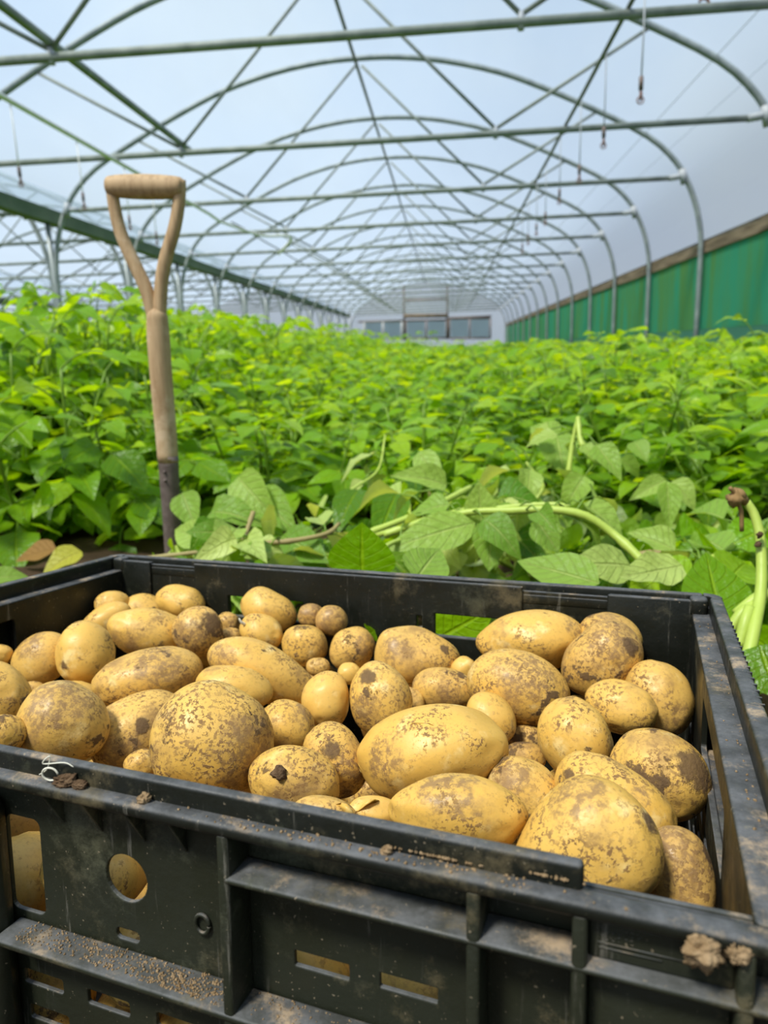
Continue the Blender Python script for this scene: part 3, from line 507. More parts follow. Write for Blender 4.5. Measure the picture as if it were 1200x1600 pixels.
# dirt, tone, shape, label
PLAB = {
 'P1': (0.2, 0.1, dict(), 'small smooth potato farthest back in the left rear corner of the crate'),
 'P2': (0.3, 0.05, dict(), 'plump potato peeping over the long spotted one near the left rear corner'),
 'P3': (0.25, 0.0, dict(egg=0.1), 'clean oval potato leaning on the rear wall near the left corner'),
 'P4': (0.05, 0.1, dict(), 'pale spotless potato lying tilted between left wall and the long spotted one'),
 'P5': (0.3, 0.0, dict(bend=-0.12), 'pale oblong potato with dark spots along its lower edge, above the long dusty one'),
 'P6': (0.12, 0.0, dict(egg=0.12), 'glossy upright egg-shaped potato with a bright highlight, left side of the heap'),
 'P7': (0.3, 0.12, dict(egg=0.08), 'brown-smudged oval potato beside the left wall next to the glossy upright one'),
 'P8': (0.85, 0.2, dict(egg=-0.1), 'very dirty upright potato with a mud-caked side at the left rear'),
 'P9': (0.6, 0.35, dict(), 'small brown potato half hidden behind the mud-caked one at the rear'),
 'P10': (0.6, 0.3, dict(), 'sliver of a small potato wedged below the small brown one at the rear'),
 'P11': (0.3, 0.05, dict(egg=-0.1), 'golden oval potato topmost against the rear wall, above the one with a sprout'),
 'P12': (0.2, 0.05, dict(), 'smooth potato with a tiny white sprout below the topmost oval at the rear'),
 'P13': (0.45, 0.0, dict(), 'round freckled potato in the middle of the small cluster near the rear wall'),
 'P14': (0.55, 0.4, dict(), 'small brown knob of potato touching the left of a rounder brown one'),
 'P15': (0.5, 0.38, dict(), 'small round brown potato high by the rear wall, left of the green leaf'),
 'P16': (0.65, 0.12, dict(), 'dirty speckled oval potato just below the green leaf at the rear wall'),
 'P17': (0.45, 0.1, dict(egg=0.06), 'long dusty potato lying level with brown soil smeared along its top'),
 'P18': (0.35, 0.05, dict(egg=-0.12, bend=0.06), 'longest pale potato, lying slantwise behind the huge round one'),
 'P19': (0.25, 0.0, dict(), 'flat potato mostly hidden behind the top of the huge round one'),
 'P20': (0.45, 0.12, dict(egg=-0.08), 'large rounded potato with a dusty brown top near the left front'),
 'P21': (0.5, 0.1, dict(egg=-0.1), 'large tilted potato with scabs and mud, left of the huge round one'),
 'P22': (0.72, 0.0, dict(egg=-0.08, lump=0.03), 'huge round freckled potato at the front with a curled scar near its top'),
 'P23': (0.6, 0.0, dict(), 'spotted potato tucked against the right flank of the huge round one'),
 'P24': (0.15, 0.05, dict(egg=0.1), 'small smooth upright potato at the lower end of the longest pale one'),
 'P25': (0.65, 0.05, dict(), 'upright freckled oval potato with a dirty top at the centre of the heap'),
 'P26': (0.75, 0.0, dict(), 'mud-spotted upright potato left of the large pale oblong one'),
 'P27': (0.5, 0.0, dict(), 'flaky potato carrying one dark mud clot, below the mud-spotted upright one'),
 'P28': (0.6, 0.15, dict(), 'small scabby potato low between the two large ones left of the heap'),
 'P29': (0.4, 0.05, dict(), 'speckled potato at the far left edge, halfway up the heap'),
 'P30': (0.2, 0.05, dict(), 'small pale potato at the far left edge, the highest one there'),
 'P31': (0.55, 0.05, dict(), 'speckled potato at the far left edge just above the front rim'),
 'P32': (0.8, 0.35, dict(), 'small dirty potato sunk above the large dusty-topped one'),
 'P33': (0.5, 0.2, dict(), 'low flaky potato half hidden by the front rim beside a torn-skin one'),
 'P34': (0.2, 0.05, dict(), 'pale potato with a torn skin flap just above the front rim'),
 'P35': (0.1, 0.05, dict(), 'small pale potato peeping out behind the upright freckled central one'),
 'P36': (0.35, 0.18, dict(egg=-0.08), 'large brownish potato with black spots left of the rear window slot'),
 'P37': (0.5, 0.1, dict(egg=-0.08), 'small oblong potato with a brown smear, right of the upright central one'),
 'P38': (0.3, 0.0, dict(egg=0.05), 'large pale oval potato standing highest right in front of rear window slot'),
 'P39': (0.6, 0.05, dict(egg=0.05), 'large dusty oval potato directly below the highest pale one'),
 'P40': (0.15, 0.05, dict(), 'small clean potato peeking over the right end of the large pale oblong'),
 'P41': (0.15, 0.0, dict(egg=-0.03, lump=0.04), 'largest pale oblong potato with peeling skin in the middle of the heap'),
 'P42': (0.2, 0.0, dict(), 'smooth clean upright potato with a few faint brown smears, right of the oblong'),
 'P43': (0.7, 0.12, dict(pinch=0.06), 'dirty tilted potato with a creased top near the right rear corner'),
 'P44': (0.7, 0.12, dict(), 'dusty potato behind the creased one in the right rear corner'),
 'P45': (0.3, 0.15, dict(), 'round smooth brownish potato against the right wall near the rear'),
 'P46': (0.4, 0.02, dict(), 'golden oval potato lying left of the round one at the right wall'),
 'P47': (0.62, 0.0, dict(lump=0.03), 'mud-blotched potato with a black muddy side against the right wall'),
 'P48': (0.3, 0.0, dict(egg=0.0), 'golden smooth oblong potato directly behind the front rim'),
 'P49': (0.5, 0.08, dict(egg=-0.12), 'dusty-topped potato between the golden oblong and the smooth upright one'),
 'P50': (0.35, 0.0, dict(egg=-0.1), 'large pale potato with few mud spots behind the big knobbly front one'),
 'P51': (0.42, 0.0, dict(egg=0.3, lump=0.055), 'big knobbly pear-shaped potato rising above the front rim where the lip ends'),
 'P52': (0.5, 0.4, dict(egg=-0.15), 'dull brownish potato in the right front corner'),
 'P53': (0.7, 0.1, dict(), 'small speckled potato sunk deep beside the smooth clean upright one'),
 'P54': (0.5, 0.3, dict(), 'shaded potato deep in the gap below the large dusty oval one'),
 'P55': (0.1, 0.05, dict(), 'tiny pale potato glimpsed between black-spotted one and the highest pale one'),
 'P56': (0.75, 0.25, dict(), 'small dirty potato showing behind the right side of the upright central one'),
 'P59': (0.6, 0.3, dict(), 'tiny brown potato in the gap above the lower end of the longest pale one'),
}

def potato_mesh(name, e, seed, egg=0.0, pinch=0.0, lump=.046, nu=56, nv=36, bend=0.0):
    r = np.random.default_rng(seed)
    th = np.linspace(0, PI, nv + 1)[1:-1]; ph = np.linspace(0, 2 * PI, nu, endpoint=False)
    D = [(1, 0, 0)] + [(math.cos(t), math.sin(t) * math.cos(p), math.sin(t) * math.sin(p)) for t in th for p in ph] + [(-1, 0, 0)]
    D = np.array(D)
    d = np.ones(len(D))
    for k in range(7):
        f = r.normal(size=3) * (1.2 + .45 * k); d += lump * (1.0 / (1 + .55 * k)) * np.sin(D @ f + r.uniform(0, 6.28))
    for k in range(6):
        c = r.normal(size=3); c /= np.linalg.norm(c); a = np.arccos(np.clip(D @ c, -1, 1))
        d -= .028 * np.exp(-(a / .13) ** 2); d += .012 * np.exp(-((a - .26) / .10) ** 2)
    V = D * d[:, None]
    V[:, 0] = np.sign(V[:, 0]) * np.abs(V[:, 0]) ** .90
    x = V[:, 0].copy()
    sq = 1 + .06 * (1 - x ** 2)                                         # a little squarer than an ellipsoid
    V[:, 1] *= (1 + egg * x) * (1 - pinch * np.exp(-(x / .32) ** 2)) * sq
    V[:, 2] *= (1 + egg * x) * (1 - pinch * np.exp(-(x / .32) ** 2)) * sq
    V[:, 1] += bend * (x ** 2 - .4)
    V *= np.array(e) / (1 + .35 * lump)
    m = nv - 1
    Fc = [(0, 1 + (k + 1) % nu, 1 + k)[::-1] for k in range(nu)]
    for i in range(m - 1):
        for k in range(nu):
            a = 1 + i * nu + k; b = 1 + i * nu + (k + 1) % nu
            Fc.append((a, a + nu, b + nu, b))
    L = len(V) - 1
    Fc += [(L, 1 + (m - 1) * nu + (k + 1) % nu, 1 + (m - 1) * nu + k)[::-1] for k in range(nu)]
    mb = MB(); mb.add(V, Fc); return mb.mesh(name)
POT = {}
def place_potato(key, c, q, e, seed, dirt, tone, **kw):
    me = potato_mesh('potato', e, seed, **kw); o = link('potato', me, None, M['potato'])
    R = MC @ np.array(q); p = cw(c)
    o.matrix_world = Matrix([[*R[0], p[0]], [*R[1], p[1]], [*R[2], p[2]], [0, 0, 0, 1]])
    o['dirt'] = float(dirt); o['tone'] = float(tone); POT[key] = (o, p, R, np.array(e)); return o
def hit(key, px, py):
    """where the line of sight meets a potato's skin: point and outward normal"""
    o, p, R, e = POT[key]; d = ray(px, py); oc = ((EYE - p) @ R) / e; dd = (d @ R) / e
    a = dd @ dd; b = oc @ dd; c = oc @ oc - 1; di = max(b * b - a * c, 0)
    t = (-b - math.sqrt(di)) / a; l = oc + dd * t; nrm = R @ (l / e); return EYE + d * t, nrm / np.linalg.norm(nrm)
for i, (key, c, q, e) in enumerate(PT):
    dirt, tone, kw, lab = PLAB[key]
    tag(place_potato(key, c, q, e, 100 + i, dirt, tone, **kw), lab, 'potato', 'potatoes heaped in the black crate')
for i, (c, q, e) in enumerate(PF):
    o = place_potato('F%d' % i, c, q, e, 500 + i, rng.uniform(.2, .7), rng.uniform(.0, .25), nu=32, nv=20, egg=rng.uniform(-.15, .15))
    tag(o, 'potato buried under the heap inside the black crate', 'potato', 'potatoes buried under the heap')

def on_skin(o, name, mb, matl, bevel=0):
    ch = mb.build(name, matl, None); ch.parent = o; ch.matrix_parent_inverse = o.matrix_world.inverted(); return ch
def frame_of(n):
    n = np.array(n) / np.linalg.norm(n); u = np.cross(n, [0, 0, 1.0]); u /= np.linalg.norm(u); return u, np.cross(n, u), n
def lumpy(c, r, seed, n=(14, 9), amp=.28, sq=(1, 1, 1), fine=0.0):
    """a rough little clod as a mesh"""
    g = np.random.default_rng(seed); V = []; nu, nv = n
    ks = [(g.normal(size=3) * (1.6 + k * 1.3), g.uniform(0, 6.3), amp / (1.6 + .5 * k)) for k in range(7)] + [(g.normal(size=3) * (9 + 3 * k), g.uniform(0, 6.3), fine) for k in range(5)]
    th = np.linspace(0, PI, nv + 1); ph = np.linspace(0, 2 * PI, nu, endpoint=False)
    for t in th:
        for p in ph:
            d = np.array([math.sin(t) * math.cos(p), math.sin(t) * math.sin(p), math.cos(t)])
            s = 1 + sum(a * math.sin(d @ f + q) for f, q, a in ks)
            V.append(np.array(c) + d * np.array(sq) * r * s)
    return V, [(i * nu + k, i * nu + (k + 1) % nu, (i + 1) * nu + (k + 1) % nu, (i + 1) * nu + k)[::-1] for i in range(nv) for k in range(nu)]

# the white sprout on one, scars, torn skin and stuck clods on others
p, n = hit('P12', 381, 975); mb = MB(); mb.tube(spline([p - n * .001, p + n * .0025 + np.array([-.0005, 0, .001]), p + n * .003 + np.array([-.002, 0, .0045])], 8), [.0015, .0014, .0013, .0013, .0012, .0010, .0008, .0005], 8); on_skin(POT['P12'][0], 'sprout', mb, M['white'])
for key, kind_, px, py, rad in (('P47', 'mud', 1083, 1200, .0145), ('P22', 'smear', 392, 1185, .024), ('P17', 'smear', 245, 1036, .026), ('P20', 'smear', 95, 1090, .026), ('P8', 'mud', 330, 975, .011), ('P8', 'smear', 300, 1000, .018),
    ('P36', 'mud', 694, 1016, .0042), ('P36', 'smear', 620, 1015, .016), ('P5', 'mud', 252, 1005, .0065), ('P5', 'smear', 290, 985, .012), ('P39', 'smear', 825, 1058, .023), ('P37', 'smear', 708, 1086, .013), ('P49', 'smear', 800, 1222, .0145), ('P50', 'mud', 887, 1216, .0055), ('P50', 'smear', 1000, 1245, .006),
    ('P26', 'mud', 518, 1172, .007), ('P26', 'smear', 545, 1200, .013), ('P43', 'smear', 958, 1005, .020), ('P43', 'mud', 985, 1010, .008), ('P44', 'smear', 950, 975, .015), ('P51', 'smear', 905, 1255, .016), ('P51', 'mud', 1005, 1290, .0075), ('P52', 'smear', 1040, 1330, .022), ('P25', 'mud', 575, 1055, .0075), ('P25', 'smear', 565, 1105, .013),
    ('P7', 'smear', 45, 1005, .016), ('P18', 'smear', 345, 1035, .017), ('P21', 'mud', 222, 1137, .006), ('P21', 'smear', 190, 1190, .020), ('P48', 'smear', 700, 1225, .018), ('P16', 'smear', 575, 1005, .014), ('P38', 'smear', 900, 985, .012), ('P23', 'smear', 470, 1115, .012), ('P45', 'smear', 1060, 1130, .014), ('P14', 'smear', 487, 962, .02), ('P15', 'smear', 520, 965, .018), ('P6', 'mud', 100, 1040, .0055), ('P41', 'smear', 600, 1200, .017)):
    o_, p_, R_, e_ = POT[key]; q_ = R_.T @ (hit(key, px, py)[0] - p_); o_[kind_] = [float(t) for t in q_]; o_[kind_ + '_r'] = float(rad)
p, n = hit('P22', 383, 1100); u, v, n = frame_of(n); mb = MB()
a = np.linspace(-.4, 3.9, 16)
mb.tube([p + u * .0022 * math.cos(t) + v * .0022 * math.sin(t) - n * .0004 for t in a], .0007, 6)
mb.tube(spline([hit('P22', *q)[0] for q in ((380, 1102), (386, 1110), (392, 1118))], 10), .0011, 6)
on_skin(POT['P22'][0], 'scar', mb, M['darkclod'])
p, n = hit('P27', 437, 1209); mb = MB(); V, Fc = lumpy(p, .0038, 3); mb.add(V, Fc); on_skin(POT['P27'][0], 'stuck_mud', mb, M['darkclod'])
for k, (x, y, r) in enumerate(((943, 1231, .0028), (962, 1242, .0022))):
    p, n = hit('P51', x, y); mb = MB(); V, Fc = lumpy(p, r, 13 + k, sq=(1.3, 1, .8)); mb.add(V, Fc); on_skin(POT['P51'][0], 'stuck_mud', mb, M['darkclod'])
def flap(key, pts, name='skin_flap'):
    o = POT[key][0]; P0 = [hit(key, *q) for q in pts]; mb = MB(); V = []; m = len(P0)
    for i, (p, n) in enumerate(P0):
        t = i / (m - 1)
        V += [p, p + n * .0035 * math.sin(t * PI) + np.array([.001, 0, .0005]), p + n * .0055 * math.sin(t * PI) + np.array([.0035 * math.sin(t * PI), 0, -.001])]
    mb.add(V, [(3 * i + j, 3 * i + j + 1, 3 * i + j + 4, 3 * i + j + 3) for i in range(m - 1) for j in range(2)])
    c = on_skin(o, name, mb, M['potato']); s = c.modifiers.new('thickness', 'SOLIDIFY'); s.thickness = .0004
    return c
flap('P34', [(556, 1268), (566, 1262), (578, 1256), (590, 1252)])
flap('P41', [(622, 1150), (640, 1136), (664, 1136), (690, 1142)])
flap('P33', [(520, 1258), (528, 1262), (536, 1270), (542, 1278)])

# ------------------------------------------------------------------ crate
crate = empty('vegetable_crate', mat=MCW)
tag(crate, 'dirty black plastic vegetable crate full of potatoes on the soil', 'crate')
W, D, HH = 0.6, 0.4, CRATE_H
def panel_with_holes(name, x0, x1, z0, z1, holes, y, th, parent, axis='y', bevel=.0006):
    """an upright sheet with rounded holes; HOLES = ('r', x0,x1,z0,z1,radius) or ('o', x,z,radius)"""
    cu = bpy.data.curves.new(name, 'CURVE'); cu.dimensions = '2D'; cu.fill_mode = 'BOTH'; cu.extrude = th / 2 - bevel; cu.bevel_depth = bevel; cu.bevel_resolution = 1
    def loop(pts):
        s = cu.splines.new('POLY'); s.points.add(len(pts) - 1); s.use_cyclic_u = True
        for q, (a, b) in zip(s.points, pts): q.co = (a, b, 0, 1)
    loop([(x0, z0), (x1, z0), (x1, z1), (x0, z1)])
    for h in holes:
        if h[0] == 'o': loop([(h[1] + h[3] * math.cos(t), h[2] + h[3] * math.sin(t)) for t in np.linspace(0, 2 * PI, 32, endpoint=False)][::-1])
        else:
            _, a, b, c, d, r = h; pts = []
            for (cx, cz, a0) in ((b - r, d - r, 0), (a + r, d - r, PI / 2), (a + r, c + r, PI), (b - r, c + r, 1.5 * PI)):
                pts += [(cx + r * math.cos(a0 + t), cz + r * math.sin(a0 + t)) for t in np.linspace(0, PI / 2, 6)]
            loop(pts[::-1])
    co = bpy.data.objects.new(name + '_outline', cu); C.objects.link(co)
    dg = bpy.context.evaluated_depsgraph_get(); me = bpy.data.meshes.new_from_object(co.evaluated_get(dg)); me.name = name
    bpy.data.objects.remove(co); bpy.data.curves.remove(cu)
    n = len(me.vertices); P = np.zeros(n * 3); me.vertices.foreach_get('co', P); P = P.reshape(-1, 3)
    Q = np.stack([P[:, 0], y + P[:, 2], P[:, 1]], 1) if axis == 'y' else np.stack([y + P[:, 2], P[:, 0], P[:, 1]], 1)
    me.vertices.foreach_set('co', Q.ravel())
    bm = bmesh.new(); bm.from_mesh(me); bmesh.ops.remove_doubles(bm, verts=bm.verts, dist=1e-6); bmesh.ops.recalc_face_normals(bm, faces=bm.faces); bm.to_mesh(me); bm.free()
    for pl_ in me.polygons: pl_.use_smooth = False
    me.materials.clear(); o = link(name, me, parent, M['plastic']); return o
def rib(parent, lo, hi, name='rib', bv=.0012, m_=None):
    mb = MB(); mb.box(lo, hi); return mb.build(name, m_ or M['plastic'], parent, bevel=bv, smooth=True)
PY_ = .018                                                             # mid depth of the front sheet
lat = []
for row in range(5):
    zc = -.1197 - row * .0185
    for k in range(-7, 5):
        x = .2665 + k * .0388 + (0 if row % 2 == 0 else 0.002)
        if .02 < x < .36: lat.append(('r', x, x + .0252, zc - .0085, zc, .002))
front = panel_with_holes('front_panel', .012, .588, -HH, -.0165, [
    ('o', .3327, -.0585, .0117), ('r', .263, .2845, -.0895, -.0405, .0045), ('r', .3247, .3385, -.0895, -.0830, .0028),
    ('r', .4150, .4400, -.0780, -.0700, .0012), ('r', .4518, .4760, -.0770, -.0695, .0012),
    ('r', .118, .1395, -.0895, -.0405, .0045), ('o', .075, -.0585, .0117)] + lat, PY_, .0024, crate)
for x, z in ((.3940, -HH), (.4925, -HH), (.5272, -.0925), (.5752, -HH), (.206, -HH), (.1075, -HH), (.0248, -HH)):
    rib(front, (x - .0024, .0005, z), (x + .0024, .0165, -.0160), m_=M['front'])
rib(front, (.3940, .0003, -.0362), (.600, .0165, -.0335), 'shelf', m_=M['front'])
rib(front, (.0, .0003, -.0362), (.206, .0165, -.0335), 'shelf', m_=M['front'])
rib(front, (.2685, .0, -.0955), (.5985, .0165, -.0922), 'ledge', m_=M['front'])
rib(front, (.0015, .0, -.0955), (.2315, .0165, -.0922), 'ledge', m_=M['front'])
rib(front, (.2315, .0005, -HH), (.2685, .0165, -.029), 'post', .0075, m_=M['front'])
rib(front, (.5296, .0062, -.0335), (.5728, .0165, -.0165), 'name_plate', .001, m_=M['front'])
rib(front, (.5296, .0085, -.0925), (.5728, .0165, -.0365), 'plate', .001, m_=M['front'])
for x in (.2995, .3215, .3445, .3660):                                 # little gussets under the rim
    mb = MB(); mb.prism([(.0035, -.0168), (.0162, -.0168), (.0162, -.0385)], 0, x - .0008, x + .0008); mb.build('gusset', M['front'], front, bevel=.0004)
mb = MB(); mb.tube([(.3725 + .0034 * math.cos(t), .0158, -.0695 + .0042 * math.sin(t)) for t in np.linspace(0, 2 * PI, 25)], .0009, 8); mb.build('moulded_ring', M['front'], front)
# worn, unreadable relief on the name plate: two rules and the stumps of letters
mb = MB()
for z, a, b in ((-.0275, .5325, .5600), (-.0292, .5330, .5520)): mb.box((a, .0059, z - .00025), (b, .0063, z + .00025))
g = np.random.default_rng(5)
for row, z in enumerate((-.0195, -.0228, -.0255)):
    x = .5335
    while x < (.552, .545, .543)[row]:
        rr = .0011 if row == 0 else .0007
        a0 = g.uniform(0, 6); mb.tube([(x + rr * math.cos(t), .0062, z + rr * 1.15 * math.sin(t)) for t in np.linspace(a0, a0 + g.uniform(2.5, 5.5), 12)], .0002, 5); x += rr * 2.7
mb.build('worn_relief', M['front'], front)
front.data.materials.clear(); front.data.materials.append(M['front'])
rim = MB(); rim.box((.0, 0, -.0172), (.6, .0095, -.0115)); fr = rim.build('front_rim', M['plastic'], crate, bevel=.0022, seg=3)
fl = MB(); fl.box((.02, .0085, -.0205), (.58, .0185, -.0165)); fl.build('flange', M['plastic'], fr, bevel=.001)
lip = MB(); lip.box((.072, .0066, -.0195), (.5275, .0120, -.0028)); lip.build('stacking_lip', M['plastic'], fr, bevel=.0018, seg=3)
# back wall
back = panel_with_holes('back_panel', .012, .588, -HH, -.0060, [('r', .3655, .452, -.0525, -.0302, .002), ('r', .3485, .3560, -.0465, -.0335, .0015), ('r', .15, .2365, -.0525, -.0302, .002), ('r', .2400, .2470, -.0420, -.0330, .0015)], .386, .004, crate)
for a, b in ((.0205, .0575), (.1135, .4435), (.5140, .5800)):
    if a == .1135: pd = panel_with_holes('stacking_pad', a, b, -.075, -.0025, [('r', .3655, .4425, -.0525, -.0302, .002), ('r', .3485, .3560, -.0465, -.0335, .0015), ('r', .15, .2365, -.0525, -.0302, .002), ('r', .2400, .2470, -.0420, -.0330, .0015)], .3825, .0035, back, bevel=.0012)
    else: rib(back, (a, .3807, -.075), (b, .3843, -.0025), 'stacking_pad', .0016)
for a, b in ((.1135, .4435), (.5140, .5800), (.0205, .0575)): rib(back, (a + .001, .3815, -.0065), (b - .001, .3895, -.0035), 'stacking_pad_top', .001)
br = MB(); br.box((.0135, .3925, -.0150), (.5865, .4, 0)); bro = br.build('back_rim', M['plastic'], crate, bevel=.0022, seg=3)
rib(bro, (.0, .3835, -.0165), (.6, .3995, -.0080), 'flange')
rib(bro, (.576, .3795, -.0150), (.5895, .3925, -.0004), 'corner', .003)
rib(bro, (.0105, .3795, -.0150), (.024, .3925, -.0004), 'corner', .003)
rib(back, (.02, .384, -.0650), (.58, .3985, -.0600), 'ledge')
# side walls
for sgn in (1, -1):
    X = (lambda v: .3 + sgn * (v - .3))
    def xb(a, b): return (min(X(a), X(b)), max(X(a), X(b)))
    holes = [('r', .105, .243, -.0620, -.0285, .004)] + [('r', y, y + .030, z - .010, z, .0025) for z in (-.085, -.105, -.125, -.145) for y in np.arange(.04, .36, .042)]
    side = panel_with_holes('side_panel', .016, .388, -HH, -.0150, holes, X(.5800), .0036, crate, axis='x')
    outer = panel_with_holes('outer_skin', .012, .390, -HH, -.0195, [('r', .120, .230, -.0620, -.0400, .004)] if sgn < 0 else [], X(.5945), .003, side, axis='x')
    a, b = xb(.5780, .5935); rib(side, (a, .012, -.0170), (b, .388, -.0132), 'inner_ledge', .0016)
    for y in (.085, .262): a, b = xb(.5815, .594); rib(side, (a, y - .002, -HH), (b, y + .002, -.0165), 'rib')
    a, b = xb(.5815, .594); rib(side, (a, .10, -.0685), (b, .25, -.0650), 'ledge')
    a, b = xb(.5905, .6); sr = MB(); sr.box((a, .0, -.0200), (b, .3865, 0.0)); sro = sr.build('side_rim', M['plastic'], crate, bevel=.0024, seg=3)
    mb = MB(); cx_ = X(.5865); pr = []
    aa = np.linspace(0, PI / 2, 10); ro, ri = .0135, .0050
    ring = [(cx_ + sgn * r_ * math.sin(t), .3865 + r_ * math.cos(t)) for r_, ts in ((ro, aa), (ri, aa[::-1])) for t in ts]
    if sgn > 0: ring = ring[::-1]
    mb.prism(ring, 2, -.0180, -.0001); mb.build('rim_corner', M['plastic'], sro, bevel=.0018, seg=2)
    a, b = xb(.5972, .6001)
    if sgn > 0:
        for k in range(17): rib(sro, (a, .3145 - k * .0095, -.006), (b, .3160 - k * .0095, .0002), 'notch', .0002)
mb = MB(); mb.box((.014, .016, -HH), (.586, .388, -HH + .004)); mb.build('base', M['plastic'], crate, bevel=.001)

# ------------------------------------------------------------------ ground
Z0 = CAMH                                       # heights below are given above the camera, then lifted by Z0
_cp = cw((.3, .2, -CRATE_H)); _cn = MC[:, 2]
_gk = [(np.random.default_rng(21 + k).normal(size=2) * (2.2 + 2.6 * k), np.random.default_rng(51 + k).uniform(0, 6.3), .016 / (1 + .8 * k)) for k in range(8)]
def ground(x, y):
    z = .012 + sum(a * math.sin(x * f[0] + y * f[1] + p) for f, p, a in _gk)
    c = MC.T @ (np.array([x, y, _cp[2]]) - CO)
    dx = max(-c[0], c[0] - .6, 0); dy = max(-c[1], c[1] - .4, 0); d = math.hypot(dx, dy)
    w = 1 - min(max((d - .02) / .30, 0), 1); w = w * w * (3 - 2 * w)
    zc = _cp[2] - (_cn[0] * (x - _cp[0]) + _cn[1] * (y - _cp[1])) / _cn[2] - .0015
    return z * (1 - w) + zc * w
gx = np.unique(np.concatenate([np.linspace(-26, -2, 40), np.linspace(-2, 1.6, 130), np.linspace(1.6, 16, 24)]))
gy = np.unique(np.concatenate([np.linspace(-8, -.3, 16), np.linspace(-.3, 3, 120), np.linspace(3, 60, 60)]))
mb = MB(); nx, ny = len(gx), len(gy)
mb.add([(x, y, ground(x, y)) for y in gy for x in gx], [(j * nx + i, j * nx + i + 1, (j + 1) * nx + i + 1, (j + 1) * nx + i) for j in range(ny - 1) for i in range(nx - 1)])
tag(mb.build('ground', M['soil']), kind='structure')

# ------------------------------------------------------------------ tunnel
CX = -.975; SPAN = 8.0; BAY = 2.203; Y0 = 4.71; NB = 15; YE = Y0 + BAY * NB
HALF = [(3.97, -.46), (3.97, .9), (3.93, 1.34), (3.81, 1.70), (3.63, 2.0), (3.30, 2.29), (2.70, 2.60), (2.10, 2.87), (1.60, 3.06), (1.0, 3.21), (.45, 3.285), (0, 3.30)]
def hoop_line(off=0.0, low=-.46):
    h = [(max(u, low), z) for u, z in HALF]
    pts = [(-u, z) for u, z in HALF] + [(u, z) for u, z in HALF[-2::-1]]
    P = spline([(x, 0, z) for x, z in pts], 66)
    if off:
        T = np.gradient(P, axis=0); Nn = np.stack([-T[:, 2], T[:, 1] * 0, T[:, 0]], 1); Nn /= np.linalg.norm(Nn, axis=1)[:, None]; P = P + Nn * off
    return P
def hoop_z(u):
    P = hoop_line(); k = np.argmin(abs(P[:, 0] - u) + (P[:, 2] < 1.2) * 9); return P[k, 2]
def make_frame():
    root = empty('hoop_frame')
    mb = MB(); mb.tube(hoop_line(), .031, 10); mb.build('hoop', M['steel'], root)
    mb = MB(); mb.tube([(-3.58, 0, 1.83), (3.58, 0, 1.83)], .027, 10); mb.build('tie_bar', M['greensteel'], root)
    nd = 1.43
    for sg in (-1, 1):
        mb = MB(); mb.tube([(sg * 2.72, 0, 2.58), (sg * nd, 0, 1.87)], .0155, 8); mb.build('brace', M['greensteel'], root)
        mb = MB(); mb.tube([(sg * nd, 0, 1.87), (sg * .04, 0, 3.22)], .0155, 8); mb.build('brace', M['greensteel'], root)
        mb = MB(); mb.tube([(sg * 3.56, 0, 1.83), (sg * 3.66, 0, 1.84), (sg * 3.76, 0, 1.86)], [.033, .033, .018], 10)
        mb.tube([(sg * 3.74, 0, 1.76), (sg * 3.70, 0, 1.92)], .043, 10); mb.build('clamp', M['wire'], root)
        mb = MB(); mb.tube([(sg * nd, 0, 1.79), (sg * nd, 0, 1.885)], .020, 8); mb.build('bracket', M['wire'], root)
    return root
def copy_tree(o, parent=None):
    c = o.copy(); C.objects.link(c)
    if parent is not None: c.parent = parent
    for ch in o.children: copy_tree(ch, c)
    return c
ORD = ['nearest', 'second nearest', 'third nearest', 'fourth nearest', 'fifth nearest', 'sixth nearest', 'seventh nearest', 'eighth nearest']
proto = make_frame()
for span in range(3):
    for i in range(NB + 1):
        if span and i > 12: continue
        o = proto if (span == 0 and i == 0) else copy_tree(proto)
        o.location = (CX - SPAN * span, Y0 + BAY * i, Z0)
        if span == 0:
            if i < 8: tag(o, ORD[i] + ' steel hoop with tie bar and braces over the potato crop', 'tunnel frame', 'hoops over the crop')
            else: tag(o, 'far steel hoop frame over the crop towards the end wall', 'tunnel frame', 'far hoops over the crop')
        elif span == 1: tag(o, 'steel hoop frame of the adjoining tunnel, just beyond the green gutter', 'tunnel frame', 'hoops of the adjoining tunnel')
        else: tag(o, 'pale distant hoop frame of the second tunnel beyond the gutter', 'tunnel frame', 'hoops of the second tunnel away')
XG = CX - SPAN / 2
pm = None
for i in range(NB + 1):
    mb = MB()
    if pm is None: mb.tube([(0, 0, -.46), (0, 0, 1.70)], .032, 10); pm = mb.mesh('gutter_post'); pm.materials.append(M['steel'])
    o = link('gutter_post', pm); o.location = (XG, Y0 + BAY * i, Z0)
    if i < 8: tag(o, ORD[i] + ' grey steel post standing under the green gutter', 'post', 'posts under the gutter')
    else: tag(o, 'far steel post under the green gutter near the end wall', 'post', 'far posts under the gutter')
def gutter(x, lab):
    mb = MB(); pr = [(-.085, 1.86), (-.075, 1.70), (.075, 1.70), (.085, 1.86), (.078, 1.86), (.068, 1.71), (-.068, 1.71), (-.078, 1.86)]
    mb.prism([(x + a, b + Z0) for a, b in pr], 1, -3.0, YE - .1)
    tag(mb.build('gutter', M['gutterpaint'], smooth=False), lab, 'gutter')
gutter(XG, 'long green steel gutter running along the left of the crop above the posts')
gutter(XG - SPAN, 'farther gutter beyond the adjoining tunnel, hidden among braces')
def long_pipe(name, x, z, r, y0, y1, mat_, lab, cat, sag=0.0):
    mb = MB(); ys = np.linspace(y0, y1, 40)
    mb.tube([(x, y, z + Z0 - sag * math.sin((y - Y0) / BAY * PI) ** 2) for y in ys], r, 8)
    tag(mb.build(name, mat_), lab, cat)
